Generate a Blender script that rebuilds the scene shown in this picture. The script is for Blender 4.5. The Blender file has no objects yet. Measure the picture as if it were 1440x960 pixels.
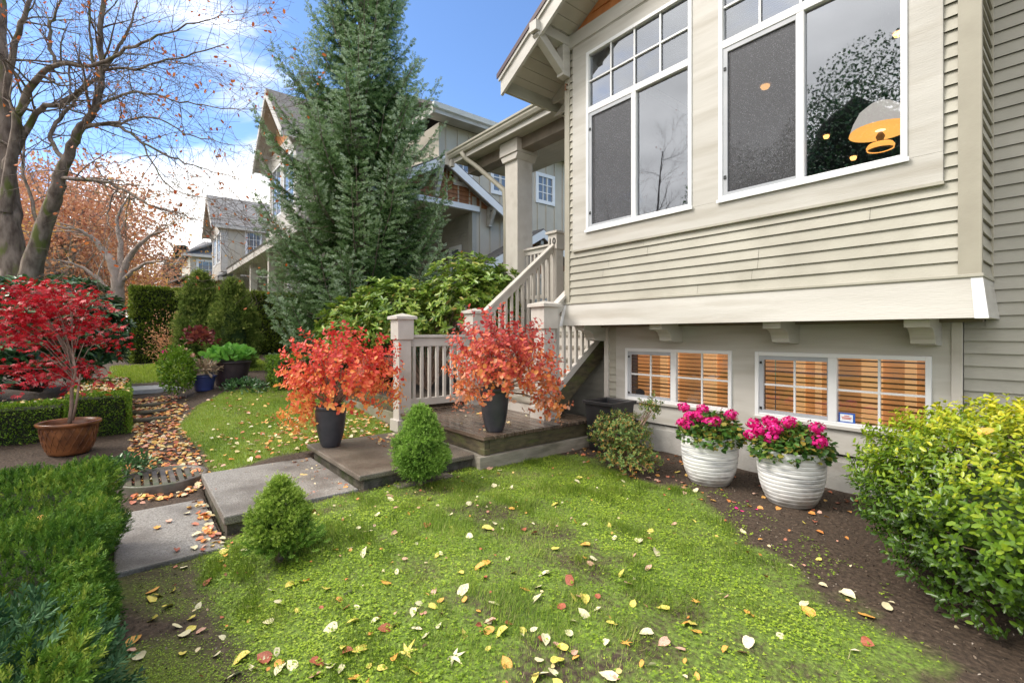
import bpy, math, random
import numpy as np
from mathutils import Vector, noise as mnoise
random.seed(7); RNG = np.random.default_rng(7)
S = bpy.context.scene; COL = S.collection
R = math.radians

# ---------------------------------------------------------------- camera frame (for turning measured picture points into places)
FPX = 667.0; CH = 1.40
FX, FY = -0.7777, 0.6285; RX, RY = 0.6285, 0.7777
def atY(px, py, Y):
    t = (px-720)/FPX; d = Y/(FY+RY*t)
    return Vector((d*(FX+RX*t), Y, CH-d*(py-470)/FPX))
def atX(px, py, X):
    t = (px-720)/FPX; d = X/(FX+RX*t)
    return Vector((X, d*(FY+RY*t), CH-d*(py-470)/FPX))
def atD(px, py, d):
    t = (px-720)/FPX
    return Vector((d*(FX+RX*t), d*(FY+RY*t), CH-d*(py-470)/FPX))

# ---------------------------------------------------------------- object helpers
ORG = {}
def tag(o, label=None, cat=None, group=None, kind=None):
    if label: o['label'] = label
    if cat: o['category'] = cat
    if group: o['group'] = group
    if kind: o['kind'] = kind
    return o
def thing(name, loc, label, cat, group=None):
    o = bpy.data.objects.new(name, None); COL.objects.link(o)
    o.location = loc; o.empty_display_size = .2
    ORG[o] = Vector(loc)
    return tag(o, label, cat, group)
def link(name, me, mat, parent=None, loc=None):
    o = bpy.data.objects.new(name, me); COL.objects.link(o)
    if mat: me.materials.append(mat)
    if parent is not None:
        o.parent = parent; ORG[o] = ORG[parent]
    else:
        o.location = loc if loc is not None else (0,0,0)
        ORG[o] = Vector(o.location)
    return o
def copy_tree(o, parent=None):
    c = o.copy(); COL.objects.link(c); c.parent = parent
    for ch in list(o.children): copy_tree(ch, c)
    return c

class MB:
    def __init__(s): s.v = []; s.f = []; s.sm = []
    def add(s, vs, fs, smooth=False):
        b = len(s.v); s.v += [tuple(v) for v in vs]
        s.f += [tuple(b+i for i in f) for f in fs]; s.sm += [smooth]*len(fs); return s
    def box(s, x0,x1,y0,y1,z0,z1):
        if x0>x1: x0,x1=x1,x0
        if y0>y1: y0,y1=y1,y0
        if z0>z1: z0,z1=z1,z0
        v=[(x0,y0,z0),(x1,y0,z0),(x1,y1,z0),(x0,y1,z0),(x0,y0,z1),(x1,y0,z1),(x1,y1,z1),(x0,y1,z1)]
        return s.add(v,[(0,3,2,1),(4,5,6,7),(0,1,5,4),(1,2,6,5),(2,3,7,6),(3,0,4,7)])
    def bar(s, a, b, w, h, up=(0,0,1)):
        a=Vector(a); b=Vector(b); d=(b-a).normalized(); up=Vector(up)
        x=d.cross(up)
        if x.length<1e-4: x=d.cross(Vector((1,0,0)))
        x.normalize(); u=x.cross(d).normalized()
        x*=w/2; u*=h/2
        v=[a-x-u,a+x-u,a+x+u,a-x+u,b-x-u,b+x-u,b+x+u,b-x+u]
        return s.add(v,[(0,3,2,1),(4,5,6,7),(0,1,5,4),(1,2,6,5),(2,3,7,6),(3,0,4,7)][:6])
    def prism(s, poly, axis, a0, a1):
        # poly: 2D points; axis 'x': (y,z), 'y': (x,z), 'z': (x,y)
        def P(p,a): return {'x':(a,p[0],p[1]),'y':(p[0],a,p[1]),'z':(p[0],p[1],a)}[axis]
        n=len(poly); v=[P(p,a0) for p in poly]+[P(p,a1) for p in poly]
        f=[tuple(range(n)),tuple(range(2*n-1,n-1,-1))]+[(i,i+n,(i+1)%n+n,(i+1)%n) for i in range(n)]
        return s.add(v,f)
    def tube(s, pts, rad, n=8, cap=True, smooth=True):
        pts=[Vector(p) for p in pts]; m=len(pts)
        if not hasattr(rad,'__len__'): rad=[rad]*m
        v=[]; ref=None
        for i,p in enumerate(pts):
            d=(pts[min(i+1,m-1)]-pts[max(i-1,0)])
            d = d.normalized() if d.length>1e-7 else Vector((0,0,1))
            if ref is None: ref = Vector((0,0,1)) if abs(d.z)<.9 else Vector((1,0,0))
            x=d.cross(ref); x.normalize(); y=x.cross(d); ref=y
            for k in range(n):
                a=2*math.pi*k/n; v.append(p+(x*math.cos(a)+y*math.sin(a))*rad[i])
        f=[(i*n+k,i*n+(k+1)%n,(i+1)*n+(k+1)%n,(i+1)*n+k) for i in range(m-1) for k in range(n)]
        if cap: f+=[tuple(range(n-1,-1,-1)),tuple((m-1)*n+k for k in range(n))]
        return s.add(v,f,smooth)
    def lathe(s, prof, c, n=40, wob=0, seed=0):
        v=[]; m=len(prof)
        for i,(r,z) in enumerate(prof):
            for k in range(n):
                a=2*math.pi*k/n; rr=r*(1+wob*math.sin(3*a+seed+z*9))
                v.append((c[0]+rr*math.cos(a),c[1]+rr*math.sin(a),c[2]+z))
        f=[(i*n+k,i*n+(k+1)%n,(i+1)*n+(k+1)%n,(i+1)*n+k) for i in range(m-1) for k in range(n)]
        return s.add(v,f,True)
    def build(s, name, mat, parent=None, bevel=0, label=None):
        loc = None
        if parent is None:
            a=np.array(s.v); loc=Vector((float(a[:,0].mean()),float(a[:,1].mean()),float(a[:,2].min())))
        o0 = ORG[parent] if parent is not None else loc
        me=bpy.data.meshes.new(name)
        me.from_pydata([(v[0]-o0[0],v[1]-o0[1],v[2]-o0[2]) for v in s.v],[],s.f)
        me.polygons.foreach_set('use_smooth', s.sm); me.update()
        o=link(name,me,mat,parent,loc)
        if bevel:
            m=o.modifiers.new('bevel','BEVEL'); m.width=bevel; m.segments=2; m.limit_method='ANGLE'
        if label: o['label']=label
        return o

# ---- many small pieces of one template as one mesh
def T(vs, fs): return np.array(vs,dtype=np.float64), np.array(fs,dtype=np.int64)
def leafT(w=.5, fold=.12, droop=.12, mid=.45):
    return T([(0,0,0),(mid*.6,w*.42,fold*.8),(mid+.3,w*.42,fold*.6-droop*.4),(1,0,-droop),(mid+.3,-w*.42,fold*.6-droop*.4),(mid*.6,-w*.42,fold*.8)],
             [(0,3,2,1),(0,5,4,3)])
LEAF=leafT(); LONG=leafT(.40,.06,.18); ROUND=leafT(.95,.1,.05,.35); OVAL=leafT(.62,.1,.08)
def sprigT(n=14, L=.55, w=.055, flat=.5, seed=1):
    r=random.Random(seed); v=[];f=[]
    for i in range(n):
        t=i/n; a=r.uniform(0,6.283); bx=t*.8; l=L*(1-.35*t)
        d=Vector((.75+.5*t, math.cos(a), math.sin(a)*flat)).normalized()
        s=d.cross(Vector((r.uniform(-1,1),r.uniform(-1,1),r.uniform(-1,1)))).normalized()*w
        b=Vector((bx,0,0)); k=len(v)
        v+=[b,b+d*l*.5+s,b+d*l,b+d*l*.5-s]; f.append((k,k+1,k+2,k+3))
    return T(v,f)
SPRIG=sprigT(); YEW=sprigT(16,.42,.05,.35,3); SPR2=sprigT(18,.34,.05,.9,5)
NEED=sprigT(13,.5,.05,1,15)
def starT(lobes, w=.13):
    v=[];f=[]
    for a,l in lobes:
        a=R(a); d=Vector((math.cos(a),math.sin(a),0)); s=Vector((-d.y,d.x,0))*w; k=len(v)
        v+=[Vector((0,0,0)),d*l*.45+s+Vector((0,0,.03)),d*l+Vector((0,0,-.12*l)),d*l*.45-s+Vector((0,0,.03))]; f.append((k,k+3,k+2,k+1))
    return T(v,f)
JMAP=starT([(0,1),(38,.9),(-38,.9),(78,.7),(-78,.7),(118,.4),(-118,.4)],.12)
BLADE=T([(0,-.5,0),(0,.5,0),(.5,.38,.04),(.5,-.38,.04),(1,0,.28),(1,.02,.28)],[(0,1,2,3),(3,2,5,4)])
CLOVER=T([(0,0,0),(.5,.42,.05),(1,0,.0),(.5,-.42,.05),(-.25,.1,0),(-.7,.7,.05),(-.5,-.05,0),(-.15,-.1,0),(-.35,-.85,.05),(.1,-.6,0)],
         [(0,3,2,1),(0,1,5,4),(0,7,8,3)])
def nrm(a): return a/np.maximum(np.linalg.norm(a,axis=1,keepdims=True),1e-9)
def inst(name, tmpl, P, D, N, sc, mat, parent=None, rnd=None, wsc=None, smooth=False):
    V,F=tmpl; m=len(P)
    if m==0: return None
    D=nrm(D); Y=nrm(np.cross(N,D)); N=np.cross(D,Y)
    sc=np.broadcast_to(sc,(m,)); ws=sc if wsc is None else np.broadcast_to(wsc,(m,))
    W=(P[:,None,:]+V[None,:,0:1]*(D*sc[:,None])[:,None,:]+V[None,:,1:2]*(Y*ws[:,None])[:,None,:]+V[None,:,2:3]*(N*sc[:,None])[:,None,:])
    W=W.reshape(-1,3)
    loc=None
    if parent is None:
        loc=Vector((float(P[:,0].mean()),float(P[:,1].mean()),float(P[:,2].min())))
    o0=np.array(ORG[parent] if parent is not None else loc)
    W=W-o0
    FF=(F[None,:,:]+(np.arange(m)*len(V))[:,None,None]).reshape(-1,F.shape[1])
    me=bpy.data.meshes.new(name)
    me.vertices.add(len(W)); me.vertices.foreach_set('co',W.astype(np.float32).ravel())
    nl=FF.size; me.loops.add(nl); me.loops.foreach_set('vertex_index',FF.astype(np.int32).ravel())
    me.polygons.add(len(FF)); me.polygons.foreach_set('loop_start',np.arange(0,nl,F.shape[1],dtype=np.int32))
    me.polygons.foreach_set('loop_total',np.full(len(FF),F.shape[1],dtype=np.int32))
    if smooth: me.polygons.foreach_set('use_smooth',np.ones(len(FF),dtype=bool))
    me.update(calc_edges=True)
    if rnd is None: rnd=RNG.random(m)
    a=me.attributes.new('rnd','FLOAT','POINT'); a.data.foreach_set('value',np.repeat(rnd,len(V)).astype(np.float32))
    return link(name,me,mat,parent,loc)
def rdir(n):
    return nrm(RNG.normal(size=(n,3)))
def lump(dirs, seed, k=9, amp=.25, sharp=5):
    r=np.random.default_rng(seed); c=nrm(r.normal(size=(k,3))); a=r.uniform(-.6,1,size=k)
    return 1+amp*(np.exp(sharp*(dirs@c.T-1))*a).sum(1)
def fbm(P, s, seed=0):
    # cheap smooth pseudo noise for many points
    r=np.random.default_rng(seed); o=np.zeros(len(P))
    for i in range(7):
        k=nrm(r.normal(size=(1,3)))[0]*s*(1+.6*i); o+=np.sin(P@k+r.uniform(0,6.28))/(1+.4*i)
    return o/3.2
def ellip(c, rad, n, seed, shell=.3, amp=.22, low=-.6, k=9, sharp=5, pw=1.0):
    d=rdir(int(n*2.2)); d=d[d[:,2]>low][:n]
    L=lump(d,seed,k,amp,sharp)*(1-shell*RNG.random(len(d))**pw)
    return np.array(c)+d*np.array(rad)*L[:,None], d

# ---------------------------------------------------------------- materials
def newmat(name):
    m=bpy.data.materials.new(name); m.use_nodes=True
    return m, m.node_tree.nodes, m.node_tree.links, m.node_tree.nodes['Principled BSDF']
def mk(name, c1, c2=None, scale=6, rough=.6, bump=0, bscale=40, detail=5, stretch=(1,1,1), lo=.35, hi=.65, spec=.5, c3=None, scale3=1.5, metal=0, coat=0, rvar=0, lo3=.5, hi3=.72):
    m,n,l,b=newmat(name)
    b.inputs['Roughness'].default_value=rough; b.inputs['Metallic'].default_value=metal
    b.inputs['Specular IOR Level'].default_value=spec; b.inputs['Coat Weight'].default_value=coat
    b.inputs['Base Color'].default_value=(*c1,1)
    tc=n.new('ShaderNodeTexCoord'); mp=n.new('ShaderNodeMapping'); mp.inputs['Scale'].default_value=stretch
    l.new(tc.outputs['Object'],mp.inputs['Vector'])
    def nz(sc,de=detail):
        t=n.new('ShaderNodeTexNoise'); t.inputs['Scale'].default_value=sc; t.inputs['Detail'].default_value=de
        l.new(mp.outputs[0],t.inputs['Vector']); return t
    if c2:
        t=nz(scale); r=n.new('ShaderNodeValToRGB'); r.color_ramp.elements[0].position=lo; r.color_ramp.elements[1].position=hi
        r.color_ramp.elements[0].color=(*c1,1); r.color_ramp.elements[1].color=(*c2,1)
        l.new(t.outputs['Fac'],r.inputs['Fac']); out=r.outputs[0]
        if c3:
            t3=nz(scale3); mr=n.new('ShaderNodeMapRange'); mr.inputs[1].default_value=lo3; mr.inputs[2].default_value=hi3
            l.new(t3.outputs['Fac'],mr.inputs[0]); mx=n.new('ShaderNodeMixRGB'); mx.inputs[2].default_value=(*c3,1)
            l.new(mr.outputs[0],mx.inputs[0]); l.new(out,mx.inputs[1]); out=mx.outputs[0]
        l.new(out,b.inputs['Base Color'])
    if rvar:
        t4=nz(scale*1.7); mr=n.new('ShaderNodeMapRange'); mr.inputs[3].default_value=max(.05,rough-rvar); mr.inputs[4].default_value=min(1,rough+rvar)
        mr.inputs[1].default_value=.35; mr.inputs[2].default_value=.65
        l.new(t4.outputs['Fac'],mr.inputs[0]); l.new(mr.outputs[0],b.inputs['Roughness'])
    if bump:
        t2=nz(bscale); bp=n.new('ShaderNodeBump'); bp.inputs['Strength'].default_value=bump; bp.inputs['Distance'].default_value=.01
        l.new(t2.outputs['Fac'],bp.inputs['Height']); l.new(bp.outputs[0],b.inputs['Normal'])
    return m
def leafmat(name, cols, rough=.5, trans=.28, spec=.35):
    m,n,l,b=newmat(name)
    at=n.new('ShaderNodeAttribute'); at.attribute_name='rnd'
    r=n.new('ShaderNodeValToRGB'); e=r.color_ramp.elements
    k=len(cols); e[0].color=(*cols[0],1); e[0].position=0; e[1].color=(*cols[-1],1); e[1].position=1
    for i in range(1,k-1):
        x=e.new(i/(k-1)); x.color=(*cols[i],1)
    l.new(at.outputs['Fac'],r.inputs['Fac']); l.new(r.outputs[0],b.inputs['Base Color'])
    b.inputs['Roughness'].default_value=rough; b.inputs['Specular IOR Level'].default_value=spec
    if trans:
        tr=n.new('ShaderNodeBsdfTranslucent'); mx=n.new('ShaderNodeMixShader'); mx.inputs[0].default_value=trans
        l.new(r.outputs[0],tr.inputs['Color']); l.new(b.outputs[0],mx.inputs[1]); l.new(tr.outputs[0],mx.inputs[2])
        l.new(mx.outputs[0],n['Material Output'].inputs['Surface'])
    return m
def emis(name, c, s):
    m,n,l,b=newmat(name); b.inputs['Base Color'].default_value=(*c,1)
    b.inputs['Emission Color'].default_value=(*c,1); b.inputs['Emission Strength'].default_value=s
    return m
def glassmat(name, ior=2.1, tint=(.85,.87,.9), drops=0):
    m,n,l,b=newmat(name); n.remove(b)
    tr=n.new('ShaderNodeBsdfTransparent'); tr.inputs[0].default_value=(*tint,1)
    g=n.new('ShaderNodeBsdfGlossy'); g.inputs['Roughness'].default_value=.015; g.inputs[0].default_value=(.88,.92,1,1)
    fr=n.new('ShaderNodeFresnel'); fr.inputs[0].default_value=ior
    mx=n.new('ShaderNodeMixShader'); l.new(fr.outputs[0],mx.inputs[0]); l.new(tr.outputs[0],mx.inputs[1]); l.new(g.outputs[0],mx.inputs[2])
    tc=n.new('ShaderNodeTexCoord'); nz=n.new('ShaderNodeTexNoise'); nz.inputs['Scale'].default_value=1.6
    l.new(tc.outputs['Object'],nz.inputs['Vector']); bp=n.new('ShaderNodeBump'); bp.inputs['Strength'].default_value=.05; bp.inputs['Distance'].default_value=.012
    
    if drops:
        vo=n.new('ShaderNodeTexNoise'); vo.inputs['Scale'].default_value=70; vo.inputs['Detail'].default_value=3
        l.new(tc.outputs['Object'],vo.inputs['Vector']); mr=n.new('ShaderNodeMapRange'); mr.inputs[1].default_value=.66; mr.inputs[2].default_value=.74; mr.inputs[4].default_value=drops
        l.new(vo.outputs['Fac'],mr.inputs[0]); df=n.new('ShaderNodeBsdfDiffuse'); df.inputs[0].default_value=(.75,.78,.8,1)
        m2=n.new('ShaderNodeMixShader'); l.new(mr.outputs[0],m2.inputs[0]); l.new(mx.outputs[0],m2.inputs[1]); l.new(df.outputs[0],m2.inputs[2]); mx=m2
    l.new(mx.outputs[0],n['Material Output'].inputs['Surface'])
    return m
M={}
M['siding']=mk('siding_paint',(.365,.345,.285),(.42,.40,.335),3,.55,.15,60,c3=(.31,.29,.235),scale3=1.1)
M['sidegray']=mk('grey_siding_paint',(0.333,0.320,0.279),(0.387,0.369,0.324),3,.55,.15,60)
M['corner']=mk('corner_board_paint',(0.319,0.294,0.235),(0.370,0.344,0.277),4,.55,.1,50)
M['trim']=mk('trim_paint',(.455,.435,.395),(.515,.495,.455),2.5,.5,.16,45,stretch=(.35,1,3),c3=(.37,.34,.29),scale3=2.8,lo3=.48,hi3=.76)
M['trim2']=mk('rail_paint',(0.504,0.466,0.420),(0.563,0.529,0.483),5,.5,.12,40,c3=(0.386,0.353,0.302),scale3=3,lo3=.58,hi3=.8)
M['white']=mk('white_vinyl',(0.702,0.711,0.720),(0.756,0.756,0.756),3,.35)
M['greyframe']=mk('grey_screen_frame',(.36,.38,.41),(.42,.43,.46),4,.4)
M['soffit']=mk('soffit_paint',(0.420,0.395,0.344),(0.470,0.445,0.386),3,.6,.1,30)
M['dark']=mk('dark_interior',(.05,.045,.05),(.08,.07,.07),2,.8)
M['cedar']=mk('cedar_shingle',(.42,.15,.045),(.52,.21,.07),9,.6,.4,30,stretch=(1,1,.25))
M['roof']=mk('roof_shingle',(.09,.085,.085),(.16,.15,.145),9,.85,.6,60)
M['rooffar']=mk('grey_roof_shingle',(.20,.195,.195),(.27,.26,.26),3,.9,.4,20)
M['beam']=mk('dark_beam',(.16,.13,.10),(.22,.18,.14),5,.6,.2,30)
M['found']=mk('foundation_concrete',(0.353,0.344,0.319),(0.437,0.420,0.395),5,.8,.4,40,c3=(0.168,0.143,0.109),scale3=2.3,lo3=.52,hi3=.75)
M['deck']=mk('wet_deck_wood',(.09,.062,.045),(.16,.12,.09),3,.2,.12,14,stretch=(1.0,6,6),c3=(.035,.028,.022),scale3=1.6,rvar=.14)
M['mosswood']=mk('mossy_timber',(.055,.045,.028),(.12,.10,.055),8,.6,.6,40,stretch=(1,1,3),c3=(.10,.12,.03),scale3=3)
M['skirt']=mk('weathered_board',(.25,.22,.18),(.33,.30,.25),5,.65,.3,40,stretch=(1,1,4),c3=(.13,.12,.09),scale3=2)
M['bedwood']=mk('weathered_bed_board',(.20,.18,.13),(.30,.27,.21),6,.7,.3,40,c3=(.13,.15,.07),scale3=3)
def concretemat(name,c1,c2,dark,rough,wet):
    m=mk(name,c1,c2,90,rough,.5,110,detail=3,c3=dark,scale3=2.4,rvar=wet,lo3=.45,hi3=.75); return m
M['agg']=concretemat('wet_aggregate_concrete',(.16,.145,.13),(.36,.34,.31),(.10,.085,.07),.45,.12)
M['aggd']=concretemat('damp_dark_concrete',(.11,.09,.07),(.27,.235,.19),(.08,.06,.045),.4,.12)
M['aggside']=mk('mossy_concrete_edge',(.07,.06,.045),(.15,.13,.10),14,.8,.6,60,c3=(.06,.08,.02),scale3=5)
M['bark']=mk('mossy_bark',(.09,.06,.045),(.26,.20,.16),9,.85,1.0,26,stretch=(1,1,.4),c3=(.12,.13,.03),scale3=5,lo3=.56,hi3=.68)
M['bark2']=mk('brown_bark',(.12,.09,.07),(.20,.16,.13),10,.85,.6,40)
M['stem']=mk('stem_bark',(.22,.14,.10),(.32,.22,.16),20,.7,.4,60)
M['greybark']=mk('pale_bark',(.24,.19,.16),(.32,.26,.23),6,.85,.5,20)
M['charcoal']=mk('charcoal_glaze',(.035,.037,.045),(.055,.055,.065),8,.42,.15,30)
M['black']=mk('black_plastic',(.012,.012,.014),(.02,.02,.022),8,.38)
M['blue']=mk('blue_glaze',(.04,.055,.17),(.055,.075,.22),8,.3)
M['copper']=None
M['soil']=mk('potting_soil',(.03,.02,.014),(.07,.05,.035),30,.95,.8,60)
M['sticker_b']=mk('sticker_blue',(.02,.10,.42),rough=.4)
M['sticker_w']=mk('sticker_white',(.7,.75,.8),rough=.4)
M['sticker_r']=mk('sticker_red',(.6,.15,.12),rough=.4)
M['bronze']=mk('dark_bronze',(.02,.018,.016),rough=.4)
M['rust']=mk('rusty_hook',(.16,.07,.04),(.25,.12,.06),30,.8)
M['glass']=glassmat('window_glass',3.1,drops=.10)
M['glass2']=glassmat('lower_glass',2.2,(.95,.92,.88))
M['lamp_w']=emis('frosted_shade',(.90,.82,.74),.34)
M['lamp_o']=emis('lit_amber_glass',(1,.46,.10),.72)
M['bulb']=emis('warm_bulb',(1,.50,.14),1.6)
M['cavity']=emis('glowing_wall',(.60,.37,.17),.15)  # walls glow by themselves, in place of an indoor lamp
M['cavity2']=emis('glowing_panel',(.85,.52,.24),.30)  # self-glowing strips, the room light is put into the material
M['slat']=mk('blind_slat',(.30,.24,.18),(.38,.30,.22),5,.5)
M['whiteblind']=mk('white_blind',(.7,.72,.74),rough=.6)
M['ringw']=mk('dark_wet_wood',(.07,.055,.045),(.15,.125,.10),9,.45,.3,40,c3=(.06,.08,.03),scale3=5)
M['asphalt']=mk('asphalt',(.05,.05,.052),(.08,.08,.082),60,.8,.4,80)
M['paving']=mk('pale_paving',(.42,.42,.42),(.5,.5,.5),20,.7,.3,60)
# screen: fine mesh with rain specks
def screenmat():
    m,n,l,b=newmat('insect_screen')
    b.inputs['Base Color'].default_value=(.05,.052,.06,1); b.inputs['Roughness'].default_value=.6
    tc=n.new('ShaderNodeTexCoord'); t=n.new('ShaderNodeTexNoise'); t.inputs['Scale'].default_value=115; t.inputs['Detail'].default_value=4
    l.new(tc.outputs['Object'],t.inputs['Vector']); mr=n.new('ShaderNodeMapRange'); mr.inputs[1].default_value=.58; mr.inputs[2].default_value=.66
    l.new(t.outputs['Fac'],mr.inputs[0]); mx=n.new('ShaderNodeMixRGB'); mx.inputs[1].default_value=(.045,.045,.052,1); mx.inputs[2].default_value=(.19,.19,.21,1)
    l.new(mr.outputs[0],mx.inputs[0]); l.new(mx.outputs[0],b.inputs['Base Color'])
    tr=n.new('ShaderNodeBsdfTransparent'); ms=n.new('ShaderNodeMixShader'); ms.inputs[0].default_value=.66
    l.new(tr.outputs[0],ms.inputs[1]); l.new(b.outputs[0],ms.inputs[2]); l.new(ms.outputs[0],n['Material Output'].inputs['Surface'])
    return m
M['screen']=screenmat()
# white ribbed pot: brushed grey into grooves
def potmat():
    m,n,l,b=newmat('whitewashed_ribbed_glaze'); b.inputs['Roughness'].default_value=.4
    tc=n.new('ShaderNodeTexCoord'); mp=n.new('ShaderNodeMapping'); mp.inputs['Scale'].default_value=(1.5,1.5,14)
    l.new(tc.outputs['Object'],mp.inputs['Vector']); t=n.new('ShaderNodeTexNoise'); t.inputs['Scale'].default_value=3; t.inputs['Detail'].default_value=6
    l.new(mp.outputs[0],t.inputs['Vector']); r=n.new('ShaderNodeValToRGB'); e=r.color_ramp.elements
    e[0].position=.34; e[0].color=(.36,.37,.39,1); e[1].position=.50; e[1].color=(.82,.82,.82,1)
    l.new(t.outputs['Fac'],r.inputs['Fac'])
    sp=n.new('ShaderNodeSeparateXYZ'); l.new(tc.outputs['Object'],sp.inputs[0]); n2=n.new('ShaderNodeTexNoise'); n2.inputs['Scale'].default_value=9; l.new(tc.outputs['Object'],n2.inputs['Vector'])
    ad=n.new('ShaderNodeMath'); ad.operation='MULTIPLY_ADD'; l.new(n2.outputs['Fac'],ad.inputs[0]); ad.inputs[1].default_value=-.22; l.new(sp.outputs[2],ad.inputs[2])
    mr=n.new('ShaderNodeMapRange'); mr.inputs[1].default_value=.02; mr.inputs[2].default_value=-.10; mr.inputs[4].default_value=.75; l.new(ad.outputs[0],mr.inputs[0])
    mxx=n.new('ShaderNodeMixRGB'); mxx.inputs[2].default_value=(.16,.13,.10,1); l.new(mr.outputs[0],mxx.inputs[0]); l.new(r.outputs[0],mxx.inputs[1]); l.new(mxx.outputs[0],b.inputs['Base Color'])
    return m
M['wpot']=potmat()
def coppermat():
    m,n,l,b=newmat('brown_lattice_glaze'); b.inputs['Roughness'].default_value=.3
    tc=n.new('ShaderNodeTexCoord'); t=n.new('ShaderNodeTexNoise'); t.inputs['Scale'].default_value=7; t.inputs['Detail'].default_value=5
    l.new(tc.outputs['Object'],t.inputs['Vector']); r=n.new('ShaderNodeValToRGB'); e=r.color_ramp.elements
    e[0].position=.35; e[0].color=(.10,.035,.015,1); e[1].position=.65; e[1].color=(.27,.10,.035,1)
    l.new(t.outputs['Fac'],r.inputs['Fac']); l.new(r.outputs[0],b.inputs['Base Color']); return m
M['copper']=coppermat()

L_={}
L_['grass']=leafmat('grass_blades',[(.07,.13,.016),(.15,.26,.025),(.26,.38,.04),(.38,.46,.07),(.54,.48,.22)],.5,.3)
L_['clover']=leafmat('ground_clover',[(.11,.20,.02),(.23,.36,.03),(.36,.49,.045),(.49,.59,.09)],.45,.3)
L_['yew']=leafmat('yew_needles',[(.025,.065,.010),(.06,.145,.016),(.14,.25,.025),(.30,.36,.05)],.55,.18,.2)
L_['yewblue']=leafmat('blue_yew_needles',[(.02,.06,.025),(.045,.11,.045),(.08,.17,.07),(.16,.28,.12)],.5,.12,.25)
L_['box']=leafmat('boxwood_leaves',[(.06,.13,.012),(.12,.24,.018),(.22,.35,.03),(.32,.42,.05)],.42,.2)
L_['tallhedge']=leafmat('cedar_hedge_leaves',[(.08,.12,.014),(.15,.21,.022),(.22,.29,.03),(.32,.34,.06)],.6,.15)
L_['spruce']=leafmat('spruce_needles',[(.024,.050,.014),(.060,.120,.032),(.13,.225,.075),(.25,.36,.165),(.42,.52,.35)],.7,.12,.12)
L_['dwarf']=leafmat('dwarf_spruce_needles',[(.07,.15,.02),(.15,.29,.035),(.25,.42,.06),(.36,.54,.11)],.5,.15)
L_['dwarf2']=leafmat('yellow_dwarf_spruce_needles',[(.09,.16,.016),(.20,.32,.035),(.33,.46,.06),(.46,.58,.13)],.5,.15)
L_['conifer']=leafmat('conical_conifer_needles',[(.06,.10,.018),(.13,.19,.035),(.21,.28,.055),(.42,.45,.12)],.65,.15,.15)
L_['rhodo']=leafmat('rhododendron_leaves',[(.06,.13,.018),(.14,.25,.03),(.25,.37,.05),(.40,.48,.09),(.44,.22,.07)],.32,.22,.5)
L_['rhodod']=leafmat('dark_rhododendron_leaves',[(.03,.08,.025),(.055,.13,.04),(.10,.21,.07),(.18,.32,.12)],.3,.12,.6)
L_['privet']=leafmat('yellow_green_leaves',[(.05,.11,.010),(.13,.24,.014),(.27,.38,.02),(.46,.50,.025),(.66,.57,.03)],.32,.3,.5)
L_['privetd']=leafmat('deep_green_leaves',[(.03,.075,.010),(.07,.16,.014),(.15,.27,.02),(.28,.38,.03)],.32,.25,.5)
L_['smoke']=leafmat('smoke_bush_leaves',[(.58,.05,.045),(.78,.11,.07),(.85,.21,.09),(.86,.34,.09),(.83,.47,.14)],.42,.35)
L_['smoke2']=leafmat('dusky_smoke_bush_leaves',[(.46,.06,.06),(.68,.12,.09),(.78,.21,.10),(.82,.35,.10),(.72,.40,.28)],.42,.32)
L_['maple']=leafmat('red_maple_leaves',[(.22,.004,.012),(.42,.008,.02),(.58,.02,.035),(.70,.05,.06)],.4,.3)
L_['geran']=leafmat('geranium_leaves',[(.03,.08,.016),(.06,.15,.025),(.11,.23,.035),(.30,.22,.04)],.5,.2)
L_['petal']=leafmat('magenta_petals',[(.55,.005,.14),(.80,.012,.25),(.90,.06,.40)],.5,.3)
L_['red']=leafmat('red_brown_leaves',[(.10,.015,.02),(.22,.05,.04),(.35,.10,.05)],.5,.2)
L_['variegated']=leafmat('pinkish_leaves',[(.16,.13,.06),(.38,.28,.18),(.50,.36,.26),(.18,.22,.07)],.5,.2)
L_['bright']=leafmat('bright_big_leaves',[(.10,.28,.04),(.18,.42,.06),(.26,.52,.10)],.4,.3)
L_['autumn']=leafmat('autumn_leaves',[(.40,.15,.09),(.55,.25,.14),(.66,.36,.18),(.58,.32,.22)],.6,.35)
L_['autumny']=leafmat('yellow_autumn_leaves',[(.42,.20,.05),(.62,.34,.08),(.70,.44,.12),(.45,.16,.06)],.6,.35)
L_['orange']=leafmat('orange_clinging_leaves',[(.55,.12,.03),(.68,.22,.05),(.45,.08,.03)],.5,.35)
L_['fallen']=leafmat('mixed_fallen_leaves',[(.82,.78,.55),(.80,.68,.42),(.80,.56,.16),(.75,.30,.08),(.55,.16,.09),(.74,.50,.38)],.5,.15)
L_['azalea']=leafmat('azalea_leaves',[(.06,.12,.03),(.12,.20,.05),(.20,.28,.06),(.42,.20,.06)],.45,.2)
L_['farc']=leafmat('far_conifer_needles',[(.04,.075,.05),(.07,.11,.08)],.7,0)

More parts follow.
